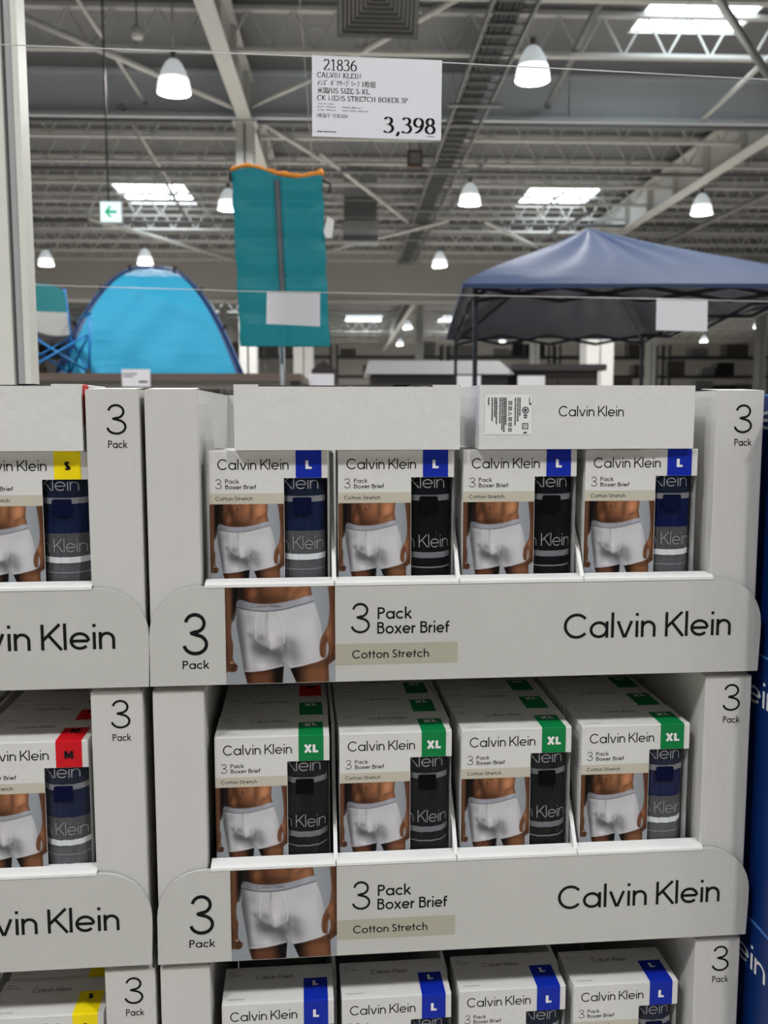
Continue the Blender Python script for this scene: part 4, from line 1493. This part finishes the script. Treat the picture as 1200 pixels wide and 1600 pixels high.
def price_sign():
    o = thing('price_sign', 'white price sign reading 3,398 hung on a wire', 'sign')
    place(o, .1888, .33, 1.8810)
    o.rotation_euler = (0, R(.35), DYAW)
    mb = MB(); mb.grid(lambda a, b: (.1825 * a, .0004 * math.sin(a * 5), .1085 * b), 12, 8); mb.build('paper', PAPER, o)
    ink = lambda x, z: (x, .0004 * math.sin(x / .1825 * 5) - .0003, z)
    mb = MB()
    put(mb, serif2d('21836', .095, .035, .05), .0160, .0625, .0892, .0150, ink, 0)
    put(mb, serif2d('CALVIN KLEIN', .12, .045, .05), .0075, .0685, .0795, .0068, ink, 0)
    put(mb, cjk2d('ﾒﾝｽﾞ ﾎﾞｸｻｰﾌﾞﾘｰﾌ 3枚組'), .0075, .0890, .0690, .0066, ink, 0)
    put(mb, cjk2d('米国'), .0075, .0225, .0590, .0062, ink, 0)
    put(mb, serif2d('/US SIZE S-XL', .12, .045, .05), .0228, .0805, .0590, .0068, ink, 0)
    put(mb, serif2d('CK MENS STRETCH BOXER 3P', .12, .045, .05), .0072, .1345, .0490, .0066, ink, 0)
    for z, s, x1 in ((.0435, 'ウエスト (cm)', .0300), (.0393, 'S:71-76cm     M:81-86cm', .0690), (.0350, 'L:91-97cm     XL:102-107cm', .0790)):
        put(mb, cjk2d(s), .0080, x1, z, .0020, ink, 0)
    put(mb, cjk2d('1枚当り'), .0070, .0250, .0262, .0046, ink, 0)
    put(mb, serif2d('1132.634', .12, .045, .05), .0285, .0500, .0262, .0046, ink, 0)
    put(mb, serif2d('3,398', .125, .042, .06), .1005, .1740, .0080, .0215, ink, 0)
    rn = random.Random(2)
    x = .007
    while x < .034:
        w_ = rn.uniform(.001, .0026); mb.quad(ink(x, .0062), ink(x + w_, .0062), ink(x + w_, .0076), ink(x, .0076)); x += w_ + .0008
    x = .163
    while x < .172:
        w_ = rn.uniform(.0008, .002); mb.quad(ink(x, .0042), ink(x + w_, .0042), ink(x + w_, .0052), ink(x, .0052)); x += w_ + .0006
    mb.build('printing', INK, o)
    TAPE = mat('clear_tape', (.83, .84, .87, 1), .2)
    mb = MB(); mb.quad((.169, -.0006, .092), (.1825, -.0006, .092), (.1825, -.0006, .108), (.169, -.0006, .108)); mb.build('tape', TAPE, o)


price_sign()
# wires from post to post
A0 = at(-200, 62, 1.42); S0 = dpt(.1895, .331, 1.988); S1 = dpt(.3705, .331, 1.986); A1 = at(1420, 136, 1.5)
mb = MB(); mb.tube([A0, S0, S1, A1], .0008, 6)
tag(mb.build('sign_wire', WIRE), 'thin clear wire holding the price sign', 'wire')
for name, q, lab in (('blank_sign', ((417, 455), (500, 456), (500, 510), (416, 506)), 'blank white sign card hanging in front of the sleeping bag'),
                     ('blank_sign', ((1026, 466), (1106, 468), (1105, 518), (1025, 516)), 'blank white sign card hanging under the canopy')):
    V = [at(x, y, 3.2) for x, y in q]
    b0 = V[3]
    mb = MB(); f_ = [v - b0 for v in V]
    mb.add(f_ + [v + Vector((0, .001, 0)) for v in f_], [(0, 3, 2, 1), (4, 5, 6, 7), (0, 1, 5, 4), (1, 2, 6, 5), (2, 3, 7, 6), (3, 0, 4, 7)])
    o = mb.build(name, PAPER); o.location = b0; tag(o, lab, 'sign', 'blank sign backs')
Q = [at(-260, 436, 3.2), at(417, 456, 3.2), at(500, 457, 3.2), at(1026, 467, 3.2), at(1106, 469, 3.2), at(1460, 478, 3.2)]
mb = MB(); mb.tube([q + Vector((0, -.002, 0)) for q in Q], .0013, 6)
tag(mb.build('sign_wire', WIRE), 'thin clear wire holding the two blank sign cards', 'wire')
PINKP = mat('small_tag_paper', (.74, .73, .78, 1), .4)
for (x0, x1, y0, y1, Y, lab) in ((190, 235, 577, 604, 7.5, 'small price card in front of the blue tent hem'), (714, 751, 587, 616, 8.85, 'small blank card in front of the storage shed'), (809, 851, 587, 616, 8.9, 'small blank card in front of the dark cabinet'), (482, 522, 584, 606, 8.9, 'small white card left of the shed')):
    a, b = at(x0, y0, Y), at(x1, y1, Y)
    mb = MB(); mb.box(a.x, b.x, Y, Y + .002, b.z, a.z)
    if x0 == 190:
        mb.box(a.x + .01, a.x + .12, Y - .001, Y, a.z - .04, a.z - .032, 1); mb.box(a.x + .01, a.x + .09, Y - .001, Y, a.z - .06, a.z - .053, 1); mb.box(b.x - .09, b.x - .02, Y - .001, Y, b.z + .03, b.z + .045, 1)
    mb.bar(((a.x + b.x) / 2, Y + .004, 0), ((a.x + b.x) / 2, Y + .004, b.z + .02), .006, .006, 2)
    tag(mb.build('price_card', [PINKP, INK2, DARKM]), lab, 'sign', 'small cards on the stands')

# white post at the left edge of the view
PB = at(38, 300, 1.95)
t = thing('white_post', 'white steel post at the left edge of the view', 'post', (0, 1.95, 0))
xe = at(49, 595, 1.95).x
mb = MB()
mb.box(xe - .13, xe - .034, .0, .05, 0, 3.6)
mb.box(xe - .034, xe - .026, .010, .05, 0, 3.6, 1)
mb.box(xe - .026, xe - .012, .004, .05, 0, 3.6, 2)
mb.box(xe - .012, xe, .0, .05, 0, 3.6)
mb.build('post_body', [mat('post_white', rgb(222, 222, 214), .4), mat('post_groove', rgb(120, 122, 124), .5), mat('post_edge', rgb(170, 172, 172), .35)], t)
mb = MB(); mb.box(xe - .17, xe + .04, -.04, .09, 0, .012); mb.build('foot_plate', DARKM, t)

# ------------------------------------------------------------------ the display: plinths, trays, boxes
PALW = mat('pallet_wood', rgb(170, 140, 100), .8, noise=.2, nscale=10)


def plinth(u0, label, plabel):
    o = thing('pallet', plabel, 'pallet'); place(o, u0, 0, 0)
    for z0, z1, n, along in ((0, .018, 3, 0), (.018, .098, 3, 1), (.098, .12, 6, 0)):
        mb = MB()
        for k in range(n):
            if along:
                mb.box(.01 + k * .29, .11 + k * .29, .01, TD, z0, z1)
            else:
                y = .01 + k * (TD - .09) / (n - 1); mb.box(.0, TW, y, y + .07, z0, z1)
        mb.build('deck_board' if not along else 'block', PALW, o)
    o = thing('display_plinth', label, 'plinth'); place(o, u0, 0, .12)
    mb = MB(); mb.rbox(0, TW, .006, TD, 0, BASE[3] - .1205, .003); mb.build('body', BOARD, o)


plinth(0, 'white cardboard plinth under the main stack of trays', 'wooden pallet under the main stack of trays')
plinth(-.7075, 'white cardboard plinth under the left stack of trays', 'wooden pallet under the left stack of trays')

for k, (lab, lev) in enumerate((('white display tray at the top of the main stack, full of blue L boxes', 1), ('white display tray in the middle of the main stack, full of green XL boxes', 2), ('white display tray at the bottom of the main stack, front cut off by the view', 3))):
    place(make_tray(lab, '_low' if lev > 1 else ''), 0, 0, BASE[lev])
LU = {1: -.7055, 2: -.7110, 3: -.7060}
for lev, lab in ((1, 'white display tray at the left edge with a yellow S box, topmost'), (2, 'white display tray at the left edge with red M boxes'), (3, 'white display tray at the left edge with yellow S boxes, lowest')):
    place(make_tray(lab, '_low' if lev > 1 else ''), LU[lev], 0, BASE[lev] + (.001 if lev == 2 else 0), 0)

FLOORB = .0106
G = 'boxed boxer briefs'
nth = ['first', 'second', 'third', 'fourth']


def box_at(size, kind, u, w, v, label, group, rz=0, tilt=0):
    o = make_box(size, kind, label, group)
    place(o, u, w, v, rz)
    o.rotation_euler = (0, tilt, DYAW + rz)
    return o


names1 = ['leftmost blue L underwear box in the top tray, navy briefs in its window', 'second blue L underwear box from the left in the top tray, black briefs', 'third blue L underwear box from the left in the top tray, black briefs', 'rightmost blue L underwear box in the top tray, navy and grey briefs']
for k, (kind, rz) in enumerate((('navy', 0), ('black', 0), ('black', 0), ('royal', R(-1.5)))):
    box_at('L', kind, XS[k] + (0, .0, .001, .0005)[k], .0198, BASE[1] + FLOORB, names1[k], 'L boxes in the top tray', rz)
names2 = ['leftmost front green XL underwear box in the middle tray', 'second front green XL underwear box from the left in the middle tray', 'third front green XL underwear box from the left in the middle tray', 'rightmost front green XL underwear box in the middle tray, royal blue briefs']
for k, kind in enumerate(('black', 'black', 'black', 'royal')):
    box_at('XL', kind, XS[k] + (0, .0, .002, .004)[k], .0198, BASE[2] + FLOORB, names2[k], 'XL boxes in the middle tray', (0, 0, 0, R(-.6))[k])
    for row in (1, 2):
        sz = 'M' if (k == 0 and row == 2) else 'XL'
        col = ['the leftmost', 'the second', 'the third', 'the rightmost'][k]
        box_at(sz, kind, XS[k] + (.001, -.001, .001, .003)[k], .0198 + .0752 * row, BASE[2] + FLOORB,
               ('green XL' if sz == 'XL' else 'red M') + ' underwear box %s row behind %s front box, middle tray' % (('in the second', 'in the third')[row - 1], col), 'XL boxes in the middle tray')
names3 = ['leftmost blue L underwear box in the bottom tray', 'second blue L underwear box from the left in the bottom tray', 'third blue L underwear box from the left in the bottom tray', 'rightmost blue L underwear box in the bottom tray']
for k, kind in enumerate(('black', 'royal', 'navy', 'navy')):
    box_at('L', kind, XS[k] + (.003, .001, .002, .0015)[k], (.012, .0140, .0198, .0198)[k], BASE[3] + FLOORB + (.006, .004, .0015, 0)[k], names3[k], 'L boxes in the bottom tray')

# left stack
box_at('S', 'navy', LU[1] + .5080, .0198, BASE[1] + FLOORB, 'yellow S underwear box standing in the upper left tray', 'boxes in the left trays')
box_at('M', 'navy', LU[2] + .5045, .0150, BASE[2] + FLOORB + .0035, 'red M underwear box in front in the middle left tray', 'boxes in the left trays')
box_at('M', 'navy', LU[2] + .5065, .0920, BASE[2] + FLOORB, 'red M underwear box in second row of the middle left tray', 'boxes in the left trays')
box_at('M', 'black', LU[2] + .5075, .1690, BASE[2] + FLOORB, 'red M underwear box in third row of the middle left tray', 'boxes in the left trays')
box_at('M', 'black', LU[2] + XS[2], .1690, BASE[2] + FLOORB, 'red M underwear box just showing at the far left of the middle left tray', 'boxes in the left trays')
box_at('S', 'black', LU[3] + .5050, .0198, BASE[3] + FLOORB, 'yellow S underwear box in front in the lower left tray', 'boxes in the left trays')
box_at('S', 'navy', LU[3] + .5070, .0960, BASE[3] + FLOORB, 'yellow S underwear box in second row of the lower left tray', 'boxes in the left trays')


def lying(size, kind, axes, origin, label, extra_rz=0, tilt=0):
    """axes: where the carton's right, front and top point in display axes (u, w, v); origin: lower front left corner of the lying carton"""
    right, front, top = [Vector(a) for a in axes]
    back = -front
    M3 = Matrix((right, back, top)).transposed().to_4x4()
    cs = [M3 @ Vector((x, y, z)) for x in (0, BW) for y in (0, BD) for z in (0, BH)]
    mn = Vector((min(q.x for q in cs), min(q.y for q in cs), min(q.z for q in cs)))
    o = make_box(size, kind, label, 'boxes lying on top', CARTON_PLAIN)
    o.matrix_world = MD @ Matrix.Translation(Vector(origin)) @ Matrix.Rotation(extra_rz, 4, 'Z') @ Matrix.Rotation(tilt, 4, 'Y') @ Matrix.Translation(-mn) @ M3
    return o


ZTOP = BASE[1] + FLOORB + BH + .0006
lying('L', 'black', ((0, -1, 0), (0, 0, 1), (1, 0, 0)), (.0958, .0085, ZTOP), 'white underwear box lying blank side forward on the first two L boxes')
lb = lying('L', 'navy', ((0, 1, 0), (0, 0, -1), (1, 0, 0)), (.3685, .0085, ZTOP), 'white underwear box lying on the right L boxes, brand lettering and care label in front', R(.5))
lying('M', 'navy', ((0, -1, 0), (0, 0, 1), (1, 0, 0)), (LU[1] + .388, .0085, ZTOP), 'white underwear box lying on top of the yellow S box at the left edge', 0, R(0))

# care label stuck on the lying box: the carton's left side is x = 0, long axis runs along z
CLAB = mat('care_label_paper', (.80, .82, .82, 1), .4)
mb = MB()
sx = lambda a, b: (-.00035, b, a)            # a along the carton from its top end, b up the lying carton's front
mb.quad(sx(.006, .0165), sx(.060, .0165), sx(.060, .0618), sx(.006, .0618), 0)
rn = random.Random(9)
sx2 = lambda a, b: (-.0006, b, a)
def strip(a, b0, b1, w_): mb.quad(sx2(a, b0), sx2(a + w_, b0), sx2(a + w_, b1), sx2(a, b1), 1)
for a, ln in ((.0095, .008), (.0135, .026), (.0165, .022), (.0185, .030), (.0225, .028), (.0250, .036), (.0272, .038), (.0292, .030), (.0400, .030), (.0428, .026), (.0452, .020)):
    b = .058
    end = b - ln
    while b > end:
        s = rn.uniform(.0008, .0022); strip(a, b - s, b, .0016); b -= s + .0005
for k, b in enumerate((.052, .046, .040, .034, .028, .022)):       # washing symbols
    cxa = .0350
    for P in ([[(-.0018, -.0018), (.0018, -.0018), (.0018, .0018), (-.0018, .0018), (-.0018, -.0018)], [(-.0018, .0018), (.0018, -.0018)], [(-.0018, -.0018), (.0018, .0018)]] if k != 2 else [[(-.0018, -.002), (.002, 0), (-.0018, .002), (-.0018, -.002)]]):
        vs, fs = ribbon(P, .0005)
        mb.add([sx2(cxa + u_, b + v_) for u_, v_ in vs], fs, 1)
vs, fs = ribbon([(.0034 * math.cos(R(a)), .0034 * math.sin(R(a))) for a in range(0, 361, 30)], .0011)
mb.add([sx2(.0525 + u_, .044 + v_) for u_, v_ in vs], fs, 1)
mb.quad(sx2(.0508, .0425), sx2(.0540, .0425), sx2(.0540, .0455), sx2(.0508, .0455), 1)
vs, fs = ribbon([(-.003, -.003), (-.003, .003), (.003, .003), (.003, -.003), (-.003, -.003)], .0009)
mb.add([sx2(.0525 + u_, .026 + v_) for u_, v_ in vs], fs, 1)
mb.add([sx2(.0525 + u_ * .45, .026 + v_ * .45) for u_, v_ in vs], fs, 1)
for b in (.035, .0375, .018):
    strip(.0505, b, b + .0016, .004)
strip(.0565, .050, .058, .0008); strip(.0572, .050, .052, .002)
cl = mb.build('care_label', [CLAB, INK2], lb)
cl['label'] = 'white care label with small print and washing symbols'

# blue display stack at the right
BLUEM = mat('deep_blue_board', rgb(6, 44, 108), .4, noise=.06, nscale=8)
BEDGE = mat('blue_board_edge', rgb(70, 120, 190), .5)
for n, (z0, lab) in enumerate(((1.209, 'deep blue display carton at the top of the right edge stack'), (.8775, 'deep blue display carton in the middle of the right edge stack'), (.546, 'deep blue display carton at the bottom of the right edge stack'))):
    o = thing('blue_display_carton', lab, 'carton', group='blue cartons at the right edge'); place(o, .7155, -.046, z0)
    mb = MB(); mb.rbox(0, .42, 0, .50, 0, .3305 - (.022 if n == 0 else 0), .006)
    put(mb, CK_T, 0, .30, .268, .031, lambda a, b: (-.0003, .318 - a, b), 1)
    mb.build('body', [BLUEM, WHITEINK], o)
    mb = MB(); zt_ = .3312 - (.022 if n == 0 else 0); mb.box(-.001, .421, -.001, .501, zt_ - .0027, zt_); mb.build('lid_edge', BEDGE, o)
o = thing('display_plinth', 'deep blue plinth under the right edge stack', 'plinth'); place(o, .7155, -.046, 0)
mb = MB(); mb.rbox(0, .42, 0, .50, 0, .5455, .006); mb.build('body', BLUEM, o)
